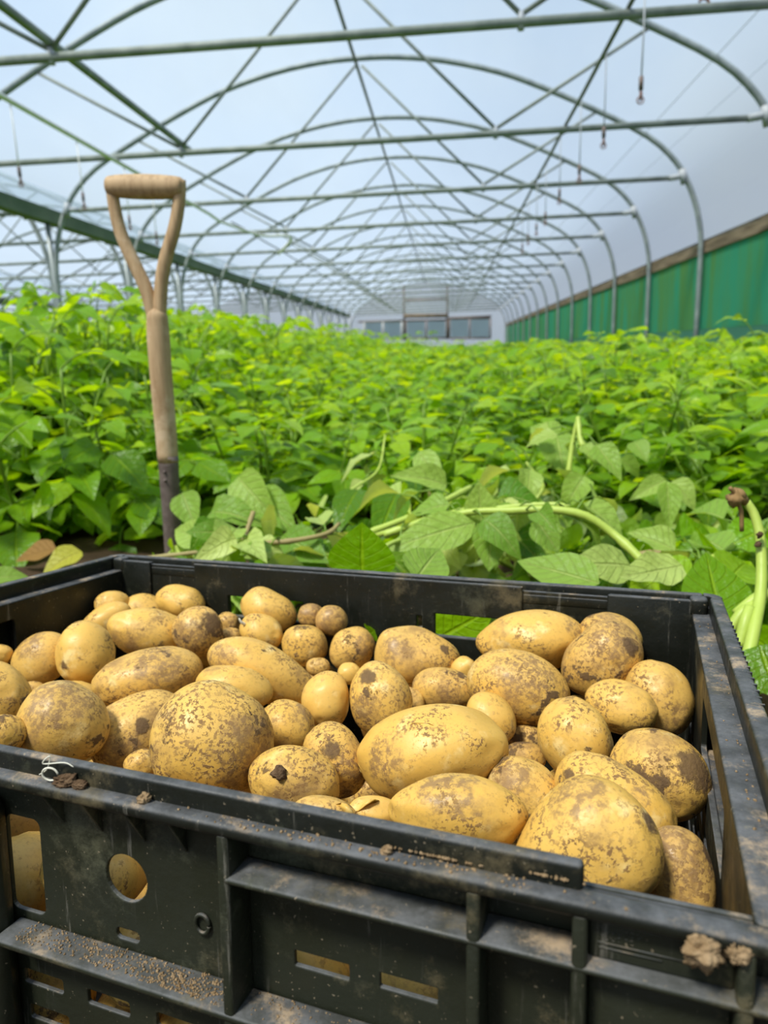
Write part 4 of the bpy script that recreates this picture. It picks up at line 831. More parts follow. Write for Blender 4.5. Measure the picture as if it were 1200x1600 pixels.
long_pipe('ridge_pipe', CX - .02, 3.235, .019, -1, YE, M['darkmetal'], 'long ridge pipe under the crown of every hoop', 'pipe')
long_pipe('purlin', CX - 1.43, 1.915, .028, 2.0, Y0 + BAY + .25, M['greensteel'], 'thick short pipe over the two nearest tie bars on the left', 'pipe')
RX, RZ = 1.065, 1.875
long_pipe('irrigation_pipe', RX, RZ, .0145, 1.5, YE - .3, M['darkmetal'], 'dark irrigation pipe along the right, resting on the tie bars', 'pipe', .012)
LX, LZ = -3.02, 1.79
ya = at_x(330, 372, LX)[1]
e = at(435, 397, ya + 2.4); f0 = np.array([LX, ya, LZ + Z0])
mb = MB(); mb.tube(np.vstack([[(LX, y, LZ + Z0) for y in np.linspace(1.5, ya, 12)], spline([f0 + [0, .4, -.02], f0 + [.35, 1.2, -.10], f0 + [.7, 1.7, -.07], e], 16)]), .020, 8)
tag(mb.build('hose', M['hose']), 'pale plastic hose along the left with a drooping curved end', 'hose')
long_pipe('irrigation_pipe', LX, LZ + .07, .011, ya + 1.0, YE - .3, M['darkmetal'], 'dark irrigation pipe along the left beyond the pale hose end', 'pipe', .012)
# sprinklers hanging from the pipes
def sprinkler(p, ztop, lab):
    r = empty('sprinkler', p)
    L = ztop - p[2]
    mb = MB(); mb.tube([(0, 0, .055), (0.002, 0, L * .5), (0, 0, L)], .0045, 6); mb.build('drop_tube', M['hose'] if lab.find('left') >= 0 else M['wire'], r)
    mb = MB(); mb.tube([(0, 0, .085), (0, 0, .020)], .0125, 8); mb.build('weight', M['rust'], r)
    mb = MB(); mb.tube([(0, 0, .022), (.002, 0, .0), (0, 0, -.035)], [.006, .009, .006], 8); mb.tube([(.018 * math.cos(t), 0, -.03 + .018 * math.sin(t)) for t in np.linspace(0, 2 * PI, 12)], .004, 5); mb.build('nozzle', M['clip'], r)
    tag(r, lab, 'sprinkler', 'hanging sprinklers')
for k, q in enumerate(((1001, 147), (943, 220), (905, 276), (874, 311), (852, 345), (838, 362), (825, 377), (816, 391))):
    sprinkler(at_x(*q, RX), RZ + Z0 - .012, ORD[k] + ' sprinkler hanging from the dark irrigation pipe on the right')
for k, q in enumerate(((32, 281), (131, 318), (203, 352))):
    sprinkler(at_x(*q, LX), LZ + Z0 - .012, ORD[k] + ' sprinkler hanging from the pale hose on the left')
for k, q in enumerate(((245, 376),)):
    sprinkler(at_x(*q, LX), LZ + Z0, ORD[k + 3] + ' sprinkler hanging along the left-hand watering line')
p = at(1099, 14, Y0); r = empty('hook', (p[0], Y0, p[2])); mb = MB()
mb.tube([(0, 0, .20), (0, 0, .05)], .007, 6); mb.build('rod', M['clip'], r)
mb = MB(); mb.tube([(.03 * math.cos(t), -.0, .02 + .032 * math.sin(t)) for t in np.linspace(-2.6, 2.6, 14)], .008, 6); mb.build('hook_end', M['clip'], r)
tag(r, 'rusty red hook on the nearest tie bar, right of the dark pipe', 'hook')
for a, lab in (((1200, 95), 'lower thin support wire along the right-hand cover'), ((1125, 0), 'upper thin support wire along the right-hand cover')):
    q = at(*a, Y0 + BAY); u = q[0] - CX
    zz = hoop_z(u) + Z0 + .036 if u < 3.4 else q[2]
    mb = MB(); mb.tube([(q[0], y, zz) for y in np.linspace(1, YE, 30)], .0035, 5); tag(mb.build('support_wire', M['wire']), lab, 'wire')

# the cover
def cover(name, x, cut=None, y0=-4.0):
    P = hoop_line(.042); P = P[(P[:, 2] > 1.05) & ((P[:, 0] > 0) | (P[:, 2] > 1.82))] if cut is None else P[(P[:, 2] > cut)]
    ys = np.linspace(y0, YE + .12, 72); mb = MB(); g = np.random.default_rng(4); n = len(P)
    V = []
    for y in ys:
        sagb = .012 * math.sin((y - Y0) / BAY * PI) ** 2
        for q in P: V.append((x + q[0], y, q[2] + Z0 - sagb))
    mb.add(V, [(j * n + i, (j + 1) * n + i, (j + 1) * n + i + 1, j * n + i + 1) for j in range(len(ys) - 1) for i in range(n - 1)])
    tag(mb.build(name, M['film']), kind='structure')
cover('ceiling', CX); cover('ceiling', CX - SPAN, 1.82); cover('ceiling', CX - 2 * SPAN, 1.82)
XR = CX + 4.035; ZR = 1.07 + Z0
mb = MB(); mb.box((XR - .004, -4, .55), (XR + .004, YE + .1, ZR)); tag(mb.build('wall_right', M['net'], smooth=False), kind='structure')
mb = MB(); mb.box((XR - .003, -4, -.05), (XR + .003, YE + .1, .55)); o = mb.build('wall_right_skirt', None or m_film('pale_green_skirt', .12, (0.25, 0.62, 0.42), .5), smooth=False); tag(o, kind='structure')
mb = MB(); ys = np.arange(-4, YE, 2.9)
for k, y in enumerate(ys): mb.box((XR - .028 - .004 * (k % 2), y + .004, ZR - .075 - .006 * (k % 3)), (XR + .03, min(y + 2.9, YE), ZR + .075))
tag(mb.build('trim_rail', M['timber'], smooth=False, bevel=.006), kind='structure')
mb = MB(); mb.box((CX - 2.5 * SPAN - .02, -4, -.05), (CX - 2.5 * SPAN, YE, 1.95 + Z0)); tag(mb.build('wall_left', M['endfilm'], smooth=False), kind='structure')
# end wall
P = hoop_line(.03); mb = MB(); n = len(P)
mb.prism([(CX + q[0], max(q[2] + Z0, -.05)) for q in P], 1, YE + .10, YE + .115); tag(mb.build('wall_back', M['endfilm'], smooth=False), kind='structure')
for k in (1, 2):
    mb = MB(); mb.prism([(CX - SPAN * k + q[0], max(q[2] + Z0, -.05)) for q in P], 1, YE + .10, YE + .115); tag(mb.build('wall_back_neighbour', M['endfilm'], smooth=False), kind='structure')
def E(px, py): q = at(px, py, YE + .02); return q[0], q[2]
def bar(parent, name, a, b, w, m_): 
    (x0, z0), (x1, z1) = E(*a), E(*b); mb = MB()
    mb.tube([(x0, YE + .02, z0), (x1, YE + .02, z1)], w, 6); return mb.build(name, m_, parent)
for k, (xa, xb, yt, yb) in enumerate(((569, 628, 503, 529), (634, 698, 501, 527), (702, 766, 498, 527))):
    d = empty('door_%d' % (k + 1)); tag(d, kind='structure')
    for a, b in (((xa, yt), (xb, yt - 1)), ((xa, yb + 2), (xb, yb + 1)), ((xa, yt), (xa, yb + 2)), ((xb, yt), (xb, yb + 2)), (((xa + xb) / 2, yt), ((xa + xb) / 2, yb + 1))): bar(d, 'door_frame', a, b, .05, M['rust'] if k else M['brush'])
    for h in range(2):
        x0, z1 = E(xa + (xb - xa) * h / 2 + 2, yt + 1); x1, z0 = E(xa + (xb - xa) * (h + 1) / 2 - 2, yb)
        mb = MB(); mb.box((x0, YE + .035, z0), (x1, YE + .05, z1)); mb.build('pane', M['pane'], d, smooth=False)
gan = empty('door_gantry', (CX, YE, 0)); tag(gan, 'steel gantry frame above the doors in the end wall', 'gantry')
for a, b, w in (((631, 445), (632, 532), .06), ((699, 445), (699, 530), .06), ((631, 470), (699, 468), .075), ((631, 494), (699, 493), .11), ((560, 503), (631, 501), .05), ((699, 497), (768, 494), .05)):
    o = bar(gan, 'beam', a, b, w, M['rust'] if w < .1 else M['timber']); o.parent = gan; o.matrix_parent_inverse = Matrix.Translation((-CX, -YE, 0))

# ------------------------------------------------------------------ digging tool
SD = 1.2
sp = empty('digging_spade', at(263, 715, SD)); tag(sp, 'wooden handled spade with a D-shaped grip stuck upright behind the crate', 'spade')
SPI = Matrix.Translation(-sp.location)
def spart(mb, name, m_, parent=None, sub=0):
    o = mb.build(name, m_, parent or sp); o.matrix_parent_inverse = SPI if parent is None else Matrix.Identity(4)
    if sub: s = o.modifiers.new('sub', 'SUBSURF'); s.levels = 1; s.render_levels = sub
    return o
A = lambda x, y, d=SD: at(x, y, d)
mb = MB(); ga, gb = A(168, 291), A(286, 293)
prof = [(0, .0130), (.03, .0155), (.12, .0172), (.3, .0186), (.5, .0192), (.7, .0186), (.88, .0172), (.97, .0155), (1, .0130)]
mb.tube([ga + (gb - ga) * t for t, r in prof], [r for t, r in prof], 18); spart(mb, 'grip', M['wood'])
def arm(pts, rs):
    mb = MB(); P = spline([A(*q) for q in pts], 30); R = np.interp(np.linspace(0, 1, len(P)), np.linspace(0, 1, len(rs)), rs); mb.tube(P, R, 14); spart(mb, 'fork_arm', M['wood'])
arm([(175, 280), (177, 312), (188, 362), (208, 408), (226, 446), (236, 478), (244, 510), (246, 535)], [.0098, .0100, .0105, .0110, .0112, .0115, .0120, .0135])
arm([(281, 281), (280, 312), (273, 355), (260, 400), (253, 436), (250, 478), (248, 510), (247, 535)], [.0098, .0100, .0105, .0110, .0112, .0112, .0120, .0135])
mb = MB(); P = spline([A(245, 482), A(247, 520), A(252, 590), A(258, 660), A(263, 722)], 24); mb.tube(P, np.interp(np.linspace(0, 1, len(P)), [0, .06, .3, .7, 1], [.010, .0170, .0190, .0186, .0178]), 18); spart(mb, 'shaft', M['wood'])
base = A(271, 860); gz = ground(base[0], base[1])
mb = MB(); P = spline([A(262.5, 712), A(266, 770), A(270, 845), A(271, 868)], 14); mb.tube(P, np.linspace(.0178, .0146, len(P)), 18); spart(mb, 'socket', M['rust'])
tip = P[-1]; mb = MB()
mb.box((tip[0] - .088, tip[1] - .0016, gz - .19), (tip[0] + .088, tip[1] + .0016, gz + .018)); mb.tube([tip, tip - np.array([0, 0, .16])], [.0150, .006], 12)
spart(mb, 'blade', M['rust'])
for px_, py_ in ((263, 735), (264, 748)):
    q = A(px_, py_); mb = MB(); mb.tube([q + np.array([0, -.0165, 0]), q + np.array([0, -.0205, 0])], [.0032, .0022], 8); spart(mb, 'rivet', M['rust'])

# ------------------------------------------------------------------ leaves and plants
def unit(v): v = np.asarray(v, float); return v / (np.linalg.norm(v) + 1e-12)
def leaflet(mb, base, axis, normal, L, Wd, var=.5, droop=.25, fold=.25, nu=5, nv=7, rip=.06, twist=0.0, mi=0, ph=0.0):
    axis = unit(axis); normal = unit(normal - axis * (np.dot(normal, axis))); side = np.cross(axis, normal)
    t = np.linspace(0, 1, nv); u = np.linspace(-1, 1, nu)
    w = np.sin(PI * t ** .72) ** .85 * (1.08 - .35 * t); w[-1] = 0.0; w[0] = .03
    w = w / w.max() * Wd
    T, U = np.meshgrid(t, u, indexing='ij'); Wt = w[:, None] * np.ones_like(U)
    zz = -droop * L * T ** 2 + fold * np.abs(U) * Wt + rip * Wt * np.abs(U) * np.sin(T * 13 + ph + (U > 0) * 1.7)
    if twist: a = twist * T; Us = U * Wt * np.cos(a); zz = zz + U * Wt * np.sin(a)
    else: Us = U * Wt
    V = base + axis * (L * (T - .12 * droop * T ** 2))[..., None] + side * Us[..., None] + normal * zz[..., None]
    uv = np.stack([(U * .5 + .5), T], -1).reshape(-1, 2)
    Fc = [(i * nu + j, i * nu + j + 1, (i + 1) * nu + j + 1, (i + 1) * nu + j) for i in range(nv - 1) for j in range(nu - 1)]
    mb.add(V.reshape(-1, 3), Fc, uv, var, mi)
def compound(mb, o, az, el, R, size, g, var, nu=5, nv=6, pairs=2, fall=1.0, stem_mi=1):
    d = np.array([math.cos(az), math.sin(az), 0]); n = 7; P = [np.array(o, float)]; e = el
    for k in range(n):
        P.append(P[-1] + (d * math.cos(e) + np.array([0, 0, math.sin(e)])) * R / n); e -= fall * (.10 + .16 * k / n)
    P = np.array(P); mb.tube(P, np.linspace(.0026, .0012, len(P)), 4, .6, stem_mi, cap=False)
    sd = np.array([-math.sin(az), math.cos(az), 0])
    def at_t(t): k = min(int(t * n), n - 1); f = t * n - k; return P[k] * (1 - f) + P[k + 1] * f, unit(P[k + 1] - P[k])
    for t, s in ([(.42, .72), (.72, .92)] if pairs == 2 else [(.62, .85)]):
        q, tg = at_t(t); up = unit(np.cross(tg, sd) * -1); up = up if up[2] > 0 else -up
        for sg in (-1, 1):
            ax = unit(tg * .55 + sd * sg * .95 + np.array([0, 0, g.uniform(-.25, .15)])); L = size * s * g.uniform(.85, 1.15)
            nm = unit(up + sd * g.normal() * .45 + d * g.normal() * .45)
            leaflet(mb, q + ax * .008, ax, nm, L, L * g.uniform(.29, .36), np.clip(var + g.normal() * .28, 0, 1), g.uniform(.1, .7), g.uniform(.08, .5), nu, nv, g.uniform(.03, .12), g.normal() * .2, 0, g.uniform(0, 6))
    q, tg = at_t(1.0); up = unit(np.cross(tg, sd)); up = up if up[2] > 0 else -up
    leaflet(mb, q, unit(tg + np.array([0, 0, -.05])), unit(up + sd * g.normal() * .25), size * g.uniform(1.0, 1.25), size * g.uniform(.34, .42), np.clip(var + g.normal() * .1, 0, 1), g.uniform(.15, .5), g.uniform(.08, .35), nu, nv, g.uniform(.03, .1), g.normal() * .2, 0, g.uniform(0, 6))
def plant_parts(seed, ns=6, H=.5, lo=False):
    """stems (list) and foliage of one potato plant, H tall, standing on the origin"""
    g = np.random.default_rng(seed); fol = MB(); stems = []
    for k in range(ns):
        a = 2 * PI * k / ns + g.uniform(-.5, .5); lean = g.uniform(.18, .62); h = H * g.uniform(.80, 1.0)
        b = np.array([.035 * math.cos(a), .035 * math.sin(a), -.02]); tip = np.array([h * lean * math.cos(a), h * lean * math.sin(a), h * .93])
        mid = (b + tip) / 2 + np.array([math.cos(a), math.sin(a), 0]) * h * .05 + g.normal(size=3) * .012
        P = spline([b, mid, tip], 12); sm = MB(); sm.tube(P, np.linspace(.0062, .0028, len(P)), 6, .5); stems.append(sm)
        nn = 6 if lo else 9
        for j in range(nn):
            t = (.22 if not lo else .4) + (.78 if not lo else .6) * j / (nn - 1); i = min(int(t * (len(P) - 1)), len(P) - 1)
            az = a + j * 2.4 + g.uniform(-.4, .4); top = t > .8
            compound(fol, P[i], az, g.uniform(.35, .75) + (.35 if top else 0), (.20 - .085 * t) * g.uniform(.85, 1.15), (.102 if not top else .074) * g.uniform(.85, 1.15) * (1.25 if lo else 1), g,
                     .30 + .34 * t + g.normal() * .08, 3 if lo else 5, 3 if lo else 6, 1 if (lo or top) else 2, 1.0)
    return stems, fol
LM = [M['leaf'], M['stem']]
protos = []
for v in range(8):
    st, fo = plant_parts(900 + v, 6 if v % 2 else 5)
    sm = []
    for s in st: me = s.mesh('stem'); me.materials.append(M['stem']); sm.append(me)
    fm = fo.mesh('foliage'); [fm.materials.append(m_) for m_ in LM]; protos.append((sm, fm))
def crop_height(x, y):
    """how tall the crop stands: a high bed on the left, lower and trampled near the digging"""
    lo = min(.26 + .055 * max(y - 1.6, 0), .415)
    if x > .35: lo = max(lo, min(.29 + .09 * max(y - 1.5, 0), .405))
    hi = .655 if y < 14 else .60
    t = min(max((-.62 - x) / .75, 0), 1); t = t * t * (3 - 2 * t)
    return lo * (1 - t) + hi * t
spots = []
g = np.random.default_rng(77)
y = 1.40; row = 0
while y < 9.5:
    x = -4.7 + (row % 2) * .17
    while x < 2.40:
        xx, yy = x + g.uniform(-.08, .08), y + g.uniform(-.09, .09)
        edge = 1.42 if xx < -.95 else 1.60 if xx < -.5 else 1.80 if xx < .2 else 1.62
        if yy > edge: spots.append((xx, yy))
        x += .345 if y < 4.5 else .40
    y += .32 if y < 4.5 else .40; row += 1
def in_frame(x, y):
    q = seen((x, y, .3)); return -150 < q[0] < 1350
spots.sort(key=lambda s: s[1])
inside = [s for s in spots if in_frame(*s)]
near = inside[:300]; rest = inside[300:] + [s for s in spots if not in_frame(*s) and s[1] < 9.6]
for i, (x, y) in enumerate(near):
    sm, fm = protos[g.integers(0, len(protos))]
    r = empty('potato_plant'); h = crop_height(x, y) * g.uniform(.90, 1.10) / .5
    r.location = (x, y, ground(x, y) - .005); sx = (.72 + .28 * h) * g.uniform(.92, 1.1)
    r.rotation_euler = (g.normal() * .07, g.normal() * .07, g.uniform(0, 2 * PI)); r.scale = (sx, sx, h)
    link('foliage', fm, r)
    if y < 3.6:
        for m_ in sm: link('stem', m_, r)
    else: link('stem', sm[0], r)
    if x < -1.0: tag(r, 'tall leafy potato plant of the high bed on the left', 'plant', 'tall potato plants on the left')
    else: tag(r, 'low leafy potato plant in the standing crop behind the crate', 'plant', 'potato plants of the standing crop')
# what stands too far off to count, as one mass
lows = []
for v in range(5):
    st, fo = plant_parts(1300 + v, 4, .5, True); fo.mi = [min(k, 1) for k in fo.mi]
    lows.append((np.concatenate(fo.v), fo.f, np.concatenate(fo.uv), np.concatenate(fo.va), fo.mi))
far = list(rest); y = 9.7
while y < YE - .3:
    x = CX - 3.85
    while x < CX + 3.45:
        far.append((x + g.uniform(-.15, .15), y + g.uniform(-.15, .15))); x += .46
    y += .50 if y < 20 else .62
for x in np.arange(-12.5, -5.2, .55):
    for y in np.arange(4.5, 20, .6): far.append((x + g.uniform(-.1, .1), y + g.uniform(-.1, .1)))
mass = MB()
for (x, y) in far:
    V, Fc, UV, VA, MI = lows[g.integers(0, 5)]
    h = (crop_height(x, y) if x > -5 else .55) * g.uniform(.88, 1.12) / .5; a = g.uniform(0, 6.28); c_, s_ = math.cos(a), math.sin(a); sx = (.7 + .3 * h) * 1.15
    Q = np.stack([(V[:, 0] * c_ - V[:, 1] * s_) * sx + x, (V[:, 0] * s_ + V[:, 1] * c_) * sx + y, V[:, 2] * h + .005], 1)
    mass.v.append(Q); n0 = mass.n; mass.f.extend([tuple(k + n0 for k in f) for f in Fc]); mass.uv.append(UV); mass.va.append(np.clip(VA + g.normal() * .10, 0, 1)); mass.mi.extend(MI); mass.n += len(V)
tag(mass.build('potato_crop', LM), 'dense green potato crop stretching away to the end wall', 'crop', kind='stuff')
# a taller bush at the far end and some taller shoots at the right edge
def extra_plant(x, y, h, v, lab, sx=1.0, name='potato_plant', cat='plant'):
    sm, fm = protos[v]; r = empty(name); r.location = (x, y, ground(x, y)); r.scale = (sx, sx, h / .5); r.rotation_euler = (0, 0, x * 9)
    link('foliage', fm, r)
    for m_ in sm: link('stem', m_, r)
    tag(r, lab, cat)
q = at(655, 545, 13.5); extra_plant(q[0], 13.5, .72, 2, 'bushy tall weed standing up from the crop in front of the far doors', 1.25, 'tall_weed', 'weed')
q = at(1195, 560, 2.75); extra_plant(q[0] + .05, 2.75, .53, 4, 'taller potato plant at the right edge against the green net', .8)
q = at(1010, 540, 6.5); extra_plant(q[0], 6.5, .50, 3, 'potato plant standing slightly proud in front of the third hoop leg', .9)

# ------------------------------------------------------------------ pulled haulm behind the crate
def leaf_px(mb, b, yb, t, yt, Wd, nrm, var=.5, droop=.1, fold=.2, **kw):
    B = at(*b, yb); T_ = at(*t, yt); leaflet(mb, B, T_ - B, np.array(nrm, float), np.linalg.norm(T_ - B), Wd, var, droop, fold, 7, 10, **kw)
CAMN = (-.1, -1, .45)
def haulm(lab, stems, leaves, scatter, seed, mats, leafname='leaf', smat='stem'):
    root = empty('potato_haulm', at(*stems[0][0][0][:2], stems[0][0][0][2])); tag(root, lab, 'haulm', 'pulled haulm lying behind the crate')
    inv = Matrix.Translation(-root.location); g = np.random.default_rng(seed)
    def put(mb, name, m_): o = mb.build(name, m_, root); o.matrix_parent_inverse = Matrix.Identity(4); o.matrix_local = inv; return o
    for pts, r in stems:
        P = spline([at(*p) for p in pts], 28); mb = MB()
        rr = np.interp(np.linspace(0, 1, len(P)), np.linspace(0, 1, len(r)), r)
        kn = 1 + .22 * np.exp(-((np.linspace(0, 1, len(P)) * 4 % 1 - .5) / .08) ** 2); mb.tube(P, rr * kn, 9); put(mb, 'stem', M['palestem' if smat == 'stem' else smat])
        n = scatter
        mb = MB()
        for k in range(n):
            i = g.integers(1, len(P) - 1); a = g.uniform(0, 2 * PI); d = unit([math.cos(a), math.sin(a) * .8, g.uniform(-.35, .45)])
            q = P[i]; e_ = q + d * g.uniform(.02, .06); mb.tube([q, (q + e_) / 2 + [0, 0, .008], e_], .0013, 5, .6, 1)
            L = g.uniform(.045, .085)
            leaflet(mb, e_, unit(d + [0, 0, g.uniform(-.7, .1)]), unit(np.array([0, -.35, 1.0]) + g.normal(size=3) * .45), L, L * g.uniform(.28, .36), np.clip(g.normal() * .25 + .5, 0, 1), g.uniform(.2, .9), g.uniform(.1, .8), 5, 7, g.uniform(.05, .2), g.normal() * .5, 0, g.uniform(0, 6))
        if n: put(mb, 'loose_foliage', [M['wilt'], M['stem']])
    for L_ in leaves:
        mb = MB(); m_ = L_[-1]; leaf_px(mb, *L_[:-2], **L_[-2]); put(mb, 'leaf', M[m_])
    return root
D_ = dict
haulm('thick pale green stem arching over large leaves just behind the crate',
      [([(585, 838, 1.02), (660, 815, 1.0), (735, 800, .98), (800, 798, .97), (860, 796, .96), (915, 806, .95), (955, 832, .94), (985, 858, .92), (1012, 886, .90)], [.0042, .0050, .0056, .0058, .0060]),
       ([(770, 794, 1.02), (830, 789, 1.01), (880, 790, 1.0), (925, 806, .99)], [.003, .0038, .0036])],
      [((742, 817), .97, (600, 852), .92, .030, (.1, -.75, .7), .42, D_(droop=.12, fold=.12), 'wilt'),
       ((752, 818), .99, (748, 752), 1.0, .0235, CAMN, .5, D_(droop=-.05, fold=.22), 'wilt'),
       ((768, 812), .97, (764, 893), .93, .026, (0, -1, .4), .35, D_(droop=.05, fold=.18), 'wilt'),
       ((838, 812), .97, (874, 864), .94, .021, (0, -1, .35), .45, D_(droop=.1, fold=.2), 'wilt'),
       ((936, 912), .80, (806, 872), .86, .030, (.15, -.75, .75), .40, D_(droop=.05, fold=.14), 'wilt'),
       ((985, 884), .90, (893, 876), .86, .028, (0, -.8, .7), .8, D_(droop=.1, fold=.12), 'wilt'),
       ((1066, 884), .84, (962, 908), .80, .024, (0, -.7, .8), .85, D_(droop=-.1, fold=.3, rip=.22), 'wilt')],
      5, 1, None)
haulm('brownish drying stem lying level from behind the spade to the middle of the crate',
      [([(205, 874, 1.0), (300, 864, 1.0), (390, 850, 1.0), (450, 846, 1.0), (510, 834, 1.02), (530, 818, 1.05)], [.0030, .0036, .0040, .0030]),
       ([(365, 868, .98), (380, 845, 1.02), (396, 800, 1.06)], [.0034, .0040])],
      [((285, 770), 1.15, (305, 826), 1.10, .026, (.2, -1, .3), .45, D_(droop=.1, fold=.4), 'wilt'),
       ((330, 800), 1.12, (400, 795), 1.08, .030, (0, -.6, .8), .4, D_(droop=.5, fold=.5, rip=.2), 'wilt'),
       ((372, 745), 1.2, (415, 800), 1.12, .034, (-.2, -.9, .5), .5, D_(droop=.4, fold=.4), 'wilt'),
       ((400, 770), 1.2, (455, 818), 1.12, .033, (.2, -.9, .5), .45, D_(droop=.3, fold=.35), 'wilt'),
       ((345, 830), 1.05, (300, 880), .98, .026, (0, -.8, .7), .5, D_(droop=.3, fold=.2), 'wilt'),
       ((440, 838), 1.05, (505, 868), .98, .032, (0, -.8, .7), .25, D_(droop=.2, fold=.2), 'wilt')],
      8, 2, None, smat='drystem')
haulm('dark pointed leaf standing upright against the rear of the crate on a short stem',
      [([(560, 905, .80), (575, 880, .84), (610, 850, .92), (650, 838, .98)], [.0030, .0036, .0030])],
      [((566, 905), .795, (566, 816), .80, .0415, (-.12, -1, .25), .38, D_(droop=-.02, fold=.10, rip=.02), 'leaf'),
       ((650, 905), .80, (690, 850), .86, .030, (.1, -.8, .7), .5, D_(droop=.1, fold=.15), 'wilt')],
      2, 3, None)
haulm('pale stems lying flat with curled drooping leaves left of the thick arching stem',
      [([(600, 836, .99), (660, 815, 1.0), (720, 800, 1.02), (760, 785, 1.06)], [.0050, .0056, .0050]),
       ([(560, 838, 1.02), (640, 808, 1.05), (700, 780, 1.10), (735, 762, 1.16)], [.0046, .0052, .0050]),
       ([(520, 815, 1.2), (545, 770, 1.3), (590, 735, 1.4), (602, 680, 1.5)], [.0030, .0026, .0020])],
      [((698, 758), 1.24, (622, 728), 1.2, .026, (-.2, -.7, .7), .6, D_(droop=.35, fold=.6, rip=.1), 'wilt'),
       ((655, 705), 1.4, (690, 760), 1.32, .026, (0, -1, .4), .45, D_(droop=.2, fold=.2), 'wilt'),
       ((560, 765), 1.25, (520, 815), 1.15, .030, (-.2, -.8, .6), .3, D_(droop=.3, fold=.3), 'leaf'),
       ((620, 770), 1.25, (590, 830), 1.12, .033, (.1, -.8, .6), .35, D_(droop=.3, fold=.3), 'leaf')],
      4, 4, None)
haulm('wilted drooping shoot with twisted stems standing out of the crop right of centre',
      [([(880, 790, 1.22), (888, 740, 1.23), (895, 690, 1.25), (903, 652, 1.26)], [.0046, .0044, .0030]),
       ([(903, 652, 1.26), (908, 690, 1.23), (925, 715, 1.21), (942, 726, 1.19)], [.0040, .0050, .0036]),
       ([(832, 788, 1.2), (848, 762, 1.21), (835, 740, 1.22), (822, 722, 1.23)], [.0034, .0040, .0020])],
      [((868, 690), 1.34, (828, 655), 1.36, .030, (-.3, -.7, .6), .55, D_(droop=.6, fold=.3), 'wilt'),
       ((870, 680), 1.33, (880, 735), 1.26, .036, (-.2, -1, .35), .35, D_(droop=.2, fold=.3), 'wilt'),
       ((1042, 752), 1.22, (1048, 826), 1.18, .020, (0, -1, .3), .5, D_(droop=.1, fold=.5), 'wilt'),
       ((1040, 750), 1.24, (990, 772), 1.2, .018, (0, -.8, .6), .5, D_(droop=.3, fold=.5), 'wilt'),
       ((1050, 752), 1.24, (1092, 788), 1.2, .022, (0, -.8, .6), .55, D_(droop=.4, fold=.4), 'wilt'),
       ((990, 690), 1.45, (1012, 716), 1.4, .022, (0, -.9, .5), .5, D_(droop=.2, fold=.3), 'wilt')],
      4, 5, None)
haulm('pulled haulm with broad fresh leaves beside the right rear corner of the crate',
      [([(1060, 905, .86), (1100, 880, .92), (1150, 850, 1.0), (1195, 830, 1.08)], [.0040, .0044, .0040])],
      [((1128, 968), .70, (1102, 864), .76, .036, (.05, -1, .4), .42, D_(droop=-.02, fold=.10, rip=.02), 'leaf'),
       ((1075, 905), .85, (1000, 868), .9, .028, (0, -.7, .8), .7, D_(droop=.3, fold=.2), 'leaf'),
       ((1140, 905), .84, (1180, 860), .92, .034, (0, -.7, .8), .75, D_(droop=.2, fold=.2), 'leaf'),
       ((1130, 860), .95, (1080, 820), 1.02, .032, (0, -.7, .8), .5, D_(droop=.3, fold=.25), 'wilt'),
       ((1190, 830), 1.0, (1130, 850), .98, .030, (0, -.7, .8), .45, D_(droop=.3, fold=.25), 'leaf'),
       ((1188, 1008), .64, (1215, 1090), .60, .036, (-.35, -.8, .5), .4, D_(droop=.1, fold=.15), 'leaf'),
       ((1162, 965), .70, (1150, 1010), .66, .018, (-.3, -.8, .5), .45, D_(droop=.2, fold=.3), 'leaf')],
      7, 6, None)
# low cut leaves filling the trampled strip between crate and crop: each bunch is one fallen haulm
for k in range(60):
    g2 = np.random.default_rng(300 + k)
    x = -.40 + 1.30 * ((k * .618) % 1); y = .80 + (.95 if k < 26 else .45) * ((k * .381 + .13) % 1)
    if k >= 44: x, y = .42 + .62 * ((k * .618) % 1), .34 + .62 * ((k * .381) % 1)
    if y < .74 - .27 * (x - .216) + .10 and x < .25: y += .16
    z = ground(x, y); r = empty('fallen_haulm', (x, y, z)); mb = MB(); ms = MB(); a0 = g2.uniform(0, 6.28)
    S = spline([(-.14 * math.cos(a0), -.14 * math.sin(a0), .015), (0, 0, .06 + .05 * g2.random()), (.14 * math.cos(a0), .14 * math.sin(a0), .03)], 14)
    ms.tube(S, .0042, 7); ms.build('stem', M['palestem' if k % 3 else 'drystem'], r)
    for j in range(22):
        q = S[g2.integers(0, len(S))]; a = g2.uniform(0, 6.28); d = unit([math.cos(a), math.sin(a), g2.uniform(-.1, .8)]); e_ = q + d * g2.uniform(.03, .085)
        mb.tube([q, (q + e_) / 2 + [0, 0, .01], e_], .0014, 5, .6, 1); L = g2.uniform(.042, .088)
        leaflet(mb, e_, unit(d * [1, 1, .3] + [0, 0, g2.uniform(-.6, .2)]), unit(np.array([0, -.3, 1.0]) + g2.normal(size=3) * .6), L, L * g2.uniform(.30, .38), np.clip(g2.normal() * .32 + .45, 0, 1), g2.uniform(.0, 1.1), g2.uniform(.1, .9), 7, 9, g2.uniform(.05, .22), g2.normal() * .8, 0, g2.uniform(0, 6))
    mb.build('foliage', [M['wilt'] if k % 4 < 2 else M['leaf'], M['stem']], r)
    if k >= 44: tag(r, 'cut potato haulm lying on the soil to the right of the crate', 'haulm', 'cut haulm right of the crate')
    else: tag(r, 'cut potato haulm lying in the trampled strip between crate and standing crop', 'haulm', 'cut haulm in the trampled strip')
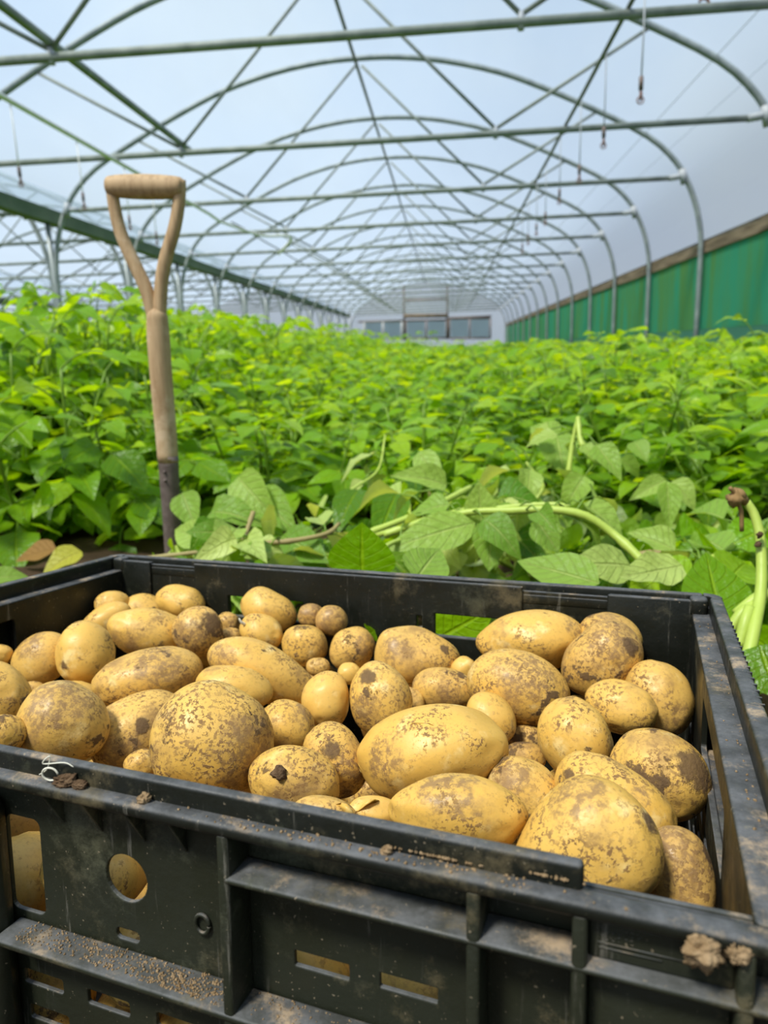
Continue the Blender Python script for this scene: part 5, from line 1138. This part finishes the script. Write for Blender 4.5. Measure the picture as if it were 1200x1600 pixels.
# the snapped stem at the right edge
sn = empty('snapped_stem', at(1190, 1005, .66)); tag(sn, 'snapped thick green stem with a withered brown end, right of the crate', 'stem')
inv = Matrix.Translation(-sn.location)
def sput(mb, name, m_): o = mb.build(name, m_, sn); o.matrix_local = inv; return o
P = spline([at(1168, 1030, .64), at(1178, 985, .66), at(1188, 930, .69), at(1190, 880, .71), at(1187, 835, .725), at(1178, 803, .735), at(1166, 784, .74)], 30)
mb = MB(); mb.tube(P, np.linspace(.0062, .0042, len(P)), 12); sput(mb, 'stalk', M['palestem'])
c = at(1150, 778, .735); mb = MB(); V, Fc = lumpy(c, .0075, 8, amp=.3, sq=(1, .9, 1.1)); mb.add(V, Fc)
mb.tube([at(1166, 786, .74), at(1160, 778, .738), c], [.0042, .0052, .0058], 10); mb.tube(spline([c, at(1146, 768, .733), at(1140, 762, .732)], 8), .0022, 6); mb.tube(spline([c, at(1158, 800, .735), at(1159, 830, .735)], 8), .0022, 6)
sput(mb, 'withered_end', M['dryend'])
for (b, yb, t, yt, w_) in (((1150, 960), .69, (1215, 925), .70, .009), ((1140, 985), .68, (1180, 945), .69, .008), ((1155, 1010), .66, (1172, 950), .68, .011)):
    mb = MB(); mb.tube(spline([at(*b, yb), (at(*b, yb) + at(*t, yt)) / 2 + [0, 0, .006], at(*t, yt)], 12), .0056, 10); sput(mb, 'branch', M['palestem'])
for x, y in ((1184, 850), (1190, 888), (1186, 835)):
    p = at(x, y, .712); mb = MB(); V, Fc = lumpy(p, .0032, x, amp=.35); mb.add(V, Fc); sput(mb, 'stuck_soil', M['darkclod'])
# fallen leaves at the left and the leaf inside the crate
def fallen(name, lab, b, yb, t, yt, w_, nrm, m_, **kw):
    mb = MB(); leaf_px(mb, b, yb, t, yt, w_, nrm, **kw); c = at(*b, yb)
    o = mb.build(name, m_); o.data.transform(Matrix.Translation(-Vector(c))); o.location = c; tag(o, lab, 'leaf'); return o
fallen('fallen_leaf', 'bright yellow fallen leaf on the soil left of the crate', (128, 862), 1.22, (62, 884), 1.16, .030, (0, -.55, .85), M['yellow'], var=.45, droop=.3, fold=.3)
fallen('fallen_leaf', 'brown dead leaf on bare soil beyond the yellow one', (88, 858), 1.32, (18, 868), 1.30, .030, (0, -.5, .9), M['dead'], var=.5, droop=.2, fold=.25)
fallen('fallen_leaf', 'pale green leaf lying on the soil beside the left rim', (-20, 905), 1.02, (45, 893), 1.05, .022, (0, -.5, .9), M['wilt'], var=.5, droop=.2, fold=.3)
q, n_ = POT['P16'][1], None
fallen('fresh_leaf', 'small round green leaf pressed against the inside rear wall of the crate', tuple(seen(cw((.305, .379, -.055)))[:2]), float(cw((.305, .379, -.055))[1]), (585, 985), float(cw((.322, .378, -.040))[1]), .0105, (0, -1, .3), M['leaf'], var=.55, droop=.1, fold=.1)
fallen('window_leaf', 'broad green leaf showing through the rear window slot of the crate', (672, 1005), .715, (772, 950), .715, .034, (0, -1, .3), M['leaf'], var=.55, droop=.0, fold=.1)
for k, (x, y, z, lab) in enumerate(((-.40, .60, .16, 'green leaf seen through the gap in the left crate wall'),)):
    mb = MB(); leaflet(mb, np.array([0, 0, 0.]), np.array([.3 if k else .1, .3, .1]), np.array([-.4 if k else .7, -.4, .7]), .085, .030, .4, .2, .2, 7, 10)
    o = mb.build('loose_leaf', M['leaf']); o.location = (x, y, z); tag(o, lab, 'leaf')

# ------------------------------------------------------------------ soil on the crate
def clod(p, r, lab, seed, m_='clod', sq=(1.1, .9, .9)):
    mb = MB(); V, Fc = lumpy((0, 0, 0), r * 1.15, seed, (48, 30), .24, sq, .055); mb.add(V, Fc); o = mb.build('soil_clod', M[m_]); o.location = p; tag(o, lab, 'soil clod'); return o
clod(cw((.5625, -.0010, -.0170)), .0037, 'crumbly pale soil clod stuck to the front rim near the right corner', 3)
clod(cw((.5640, .0035, -.0225)), .0042, 'soil clod smeared on the crate front below the rim clod', 4, sq=(1.1, .5, 1.0))
clod(cw((.5722, .0010, -.0165)), .0027, 'smaller soil clod on the front rim nearest the right corner', 5)
clod(cw((.3150, .0040, -.0095)), .0030, 'dark crumbly soil lump lying on the front rim at the left', 6, 'darkclod', (1.4, .8, .8))
clod(cw((.3225, .0045, -.0102)), .0020, 'small dark soil lump right of the larger lump on the front rim', 7, 'darkclod', (1.3, .8, .7))
clod(cw((.3560, .0040, -.0102)), .0019, 'single pointed soil crumb on the front rim above the round hole', 8, 'clod', (1, .8, 1.1))
clod(cw((.4605, .0045, -.0103)), .0016, 'round pale crumb on the front rim near its middle', 9, 'clod')
g = np.random.default_rng(9); mb = MB()
def crumbs(n, fx, fy, fz, rlo, rhi):
    for k in range(n):
        p = cw((fx(), fy(), fz)); V, Fc = lumpy(p, g.uniform(rlo, rhi), int(g.integers(1e6)), (6, 4), .3); mb.add(V, Fc)
crumbs(120, lambda: g.choice([.475, .50, .44, .40]) + g.normal() * .016, lambda: g.uniform(.001, .007), -.0114, .00025, .0007)
crumbs(45, lambda: .478 + g.normal() * .008, lambda: .0062, -.0098, .0003, .0007)
crumbs(22, lambda: .518 + g.normal() * .004, lambda: .0062, -.0085, .0003, .0008)
crumbs(520, lambda: .277 + .11 * g.random() ** 1.0, lambda: g.uniform(.003, .0155), -.0921, .0002, .0006)
crumbs(200, lambda: .368 + g.normal() * .010, lambda: g.uniform(.003, .013), -.0921, .0002, .0007)
crumbs(160, lambda: g.uniform(.40, .49), lambda: g.uniform(.003, .0155), -.0921, .0002, .0005)
crumbs(40, lambda: .586 + g.normal() * .003, lambda: g.uniform(.06, .36), -.0131, .0002, .0007)
tag(mb.build('soil_crumbs', M['clod']), 'fine dry soil crumbs scattered along the ledges of the crate', 'soil', kind='stuff')
mb = MB(); r0 = cw((.302, .003, -.0085)); mb.tube(spline([r0, r0 + [.004, 0, .003], r0 + [.006, 0, .009], r0 + [.003, -.001, .006], r0 + [.012, 0, .006], r0 + [.016, 0, .004]], 30), .0003, 5)
mb.tube([r0 + np.array([.0055 + .0035 * math.cos(t), -.001, .001 + .003 * math.sin(t)]) for t in np.linspace(0, 5.6, 20)], .00045, 5)
tag(mb.build('root_hair', M['white']), 'curled pale root fibre on the front rim beside the dark soil lump', 'root')

# ------------------------------------------------------------------ light
w = bpy.data.worlds.new('bright_cloudy_sky'); SC.world = w; w.use_nodes = True; nt = w.node_tree; nt.nodes.clear()
gW = N(nt); out = nt.nodes.new('ShaderNodeOutputWorld'); bg = nt.nodes.new('ShaderNodeBackground')
tc = nt.nodes.new('ShaderNodeTexCoord'); sx = nt.nodes.new('ShaderNodeSeparateXYZ'); nt.links.new(tc.outputs['Generated'], sx.inputs[0])
col = gW.ramp(gW.step(sx.outputs[2], -.05, .75), [(0, (.80, .88, 1.0)), (1, (.50, .71, 1.0))])
cl = gW.step(gW.noise(2.2, 5, .55, tc.outputs['Generated']), .38, .66); col = gW.mix(cl, col, (.84, .93, 1.0))
nt.links.new(col, bg.inputs['Color']); bg.inputs['Strength'].default_value = 0.66; nt.links.new(bg.outputs[0], out.inputs[0])
su = bpy.data.lights.new('hazy_sun', 'SUN'); su.energy = 7.0; su.angle = math.radians(11); su.color = (1.0, .96, .88)
so = bpy.data.objects.new('hazy_sun', su); C.objects.link(so)
so.rotation_euler = Vector((.40, .42, -1.0)).to_track_quat('-Z', 'Y').to_euler()   # from the left, high, behind the viewer

# ------------------------------------------------------------------ view
SC.view_settings.view_transform = 'Standard'; SC.view_settings.look = 'None'; SC.view_settings.gamma = 1.0; SC.view_settings.use_curve_mapping = False
SC.view_settings.exposure = 0.15
cy = SC.cycles
cy.max_bounces = 8; cy.diffuse_bounces = 4; cy.glossy_bounces = 3; cy.transmission_bounces = 4; cy.transparent_max_bounces = 16
cy.use_denoising = True; cy.sample_clamp_indirect = 6.0; cy.caustics_reflective = False; cy.caustics_refractive = False
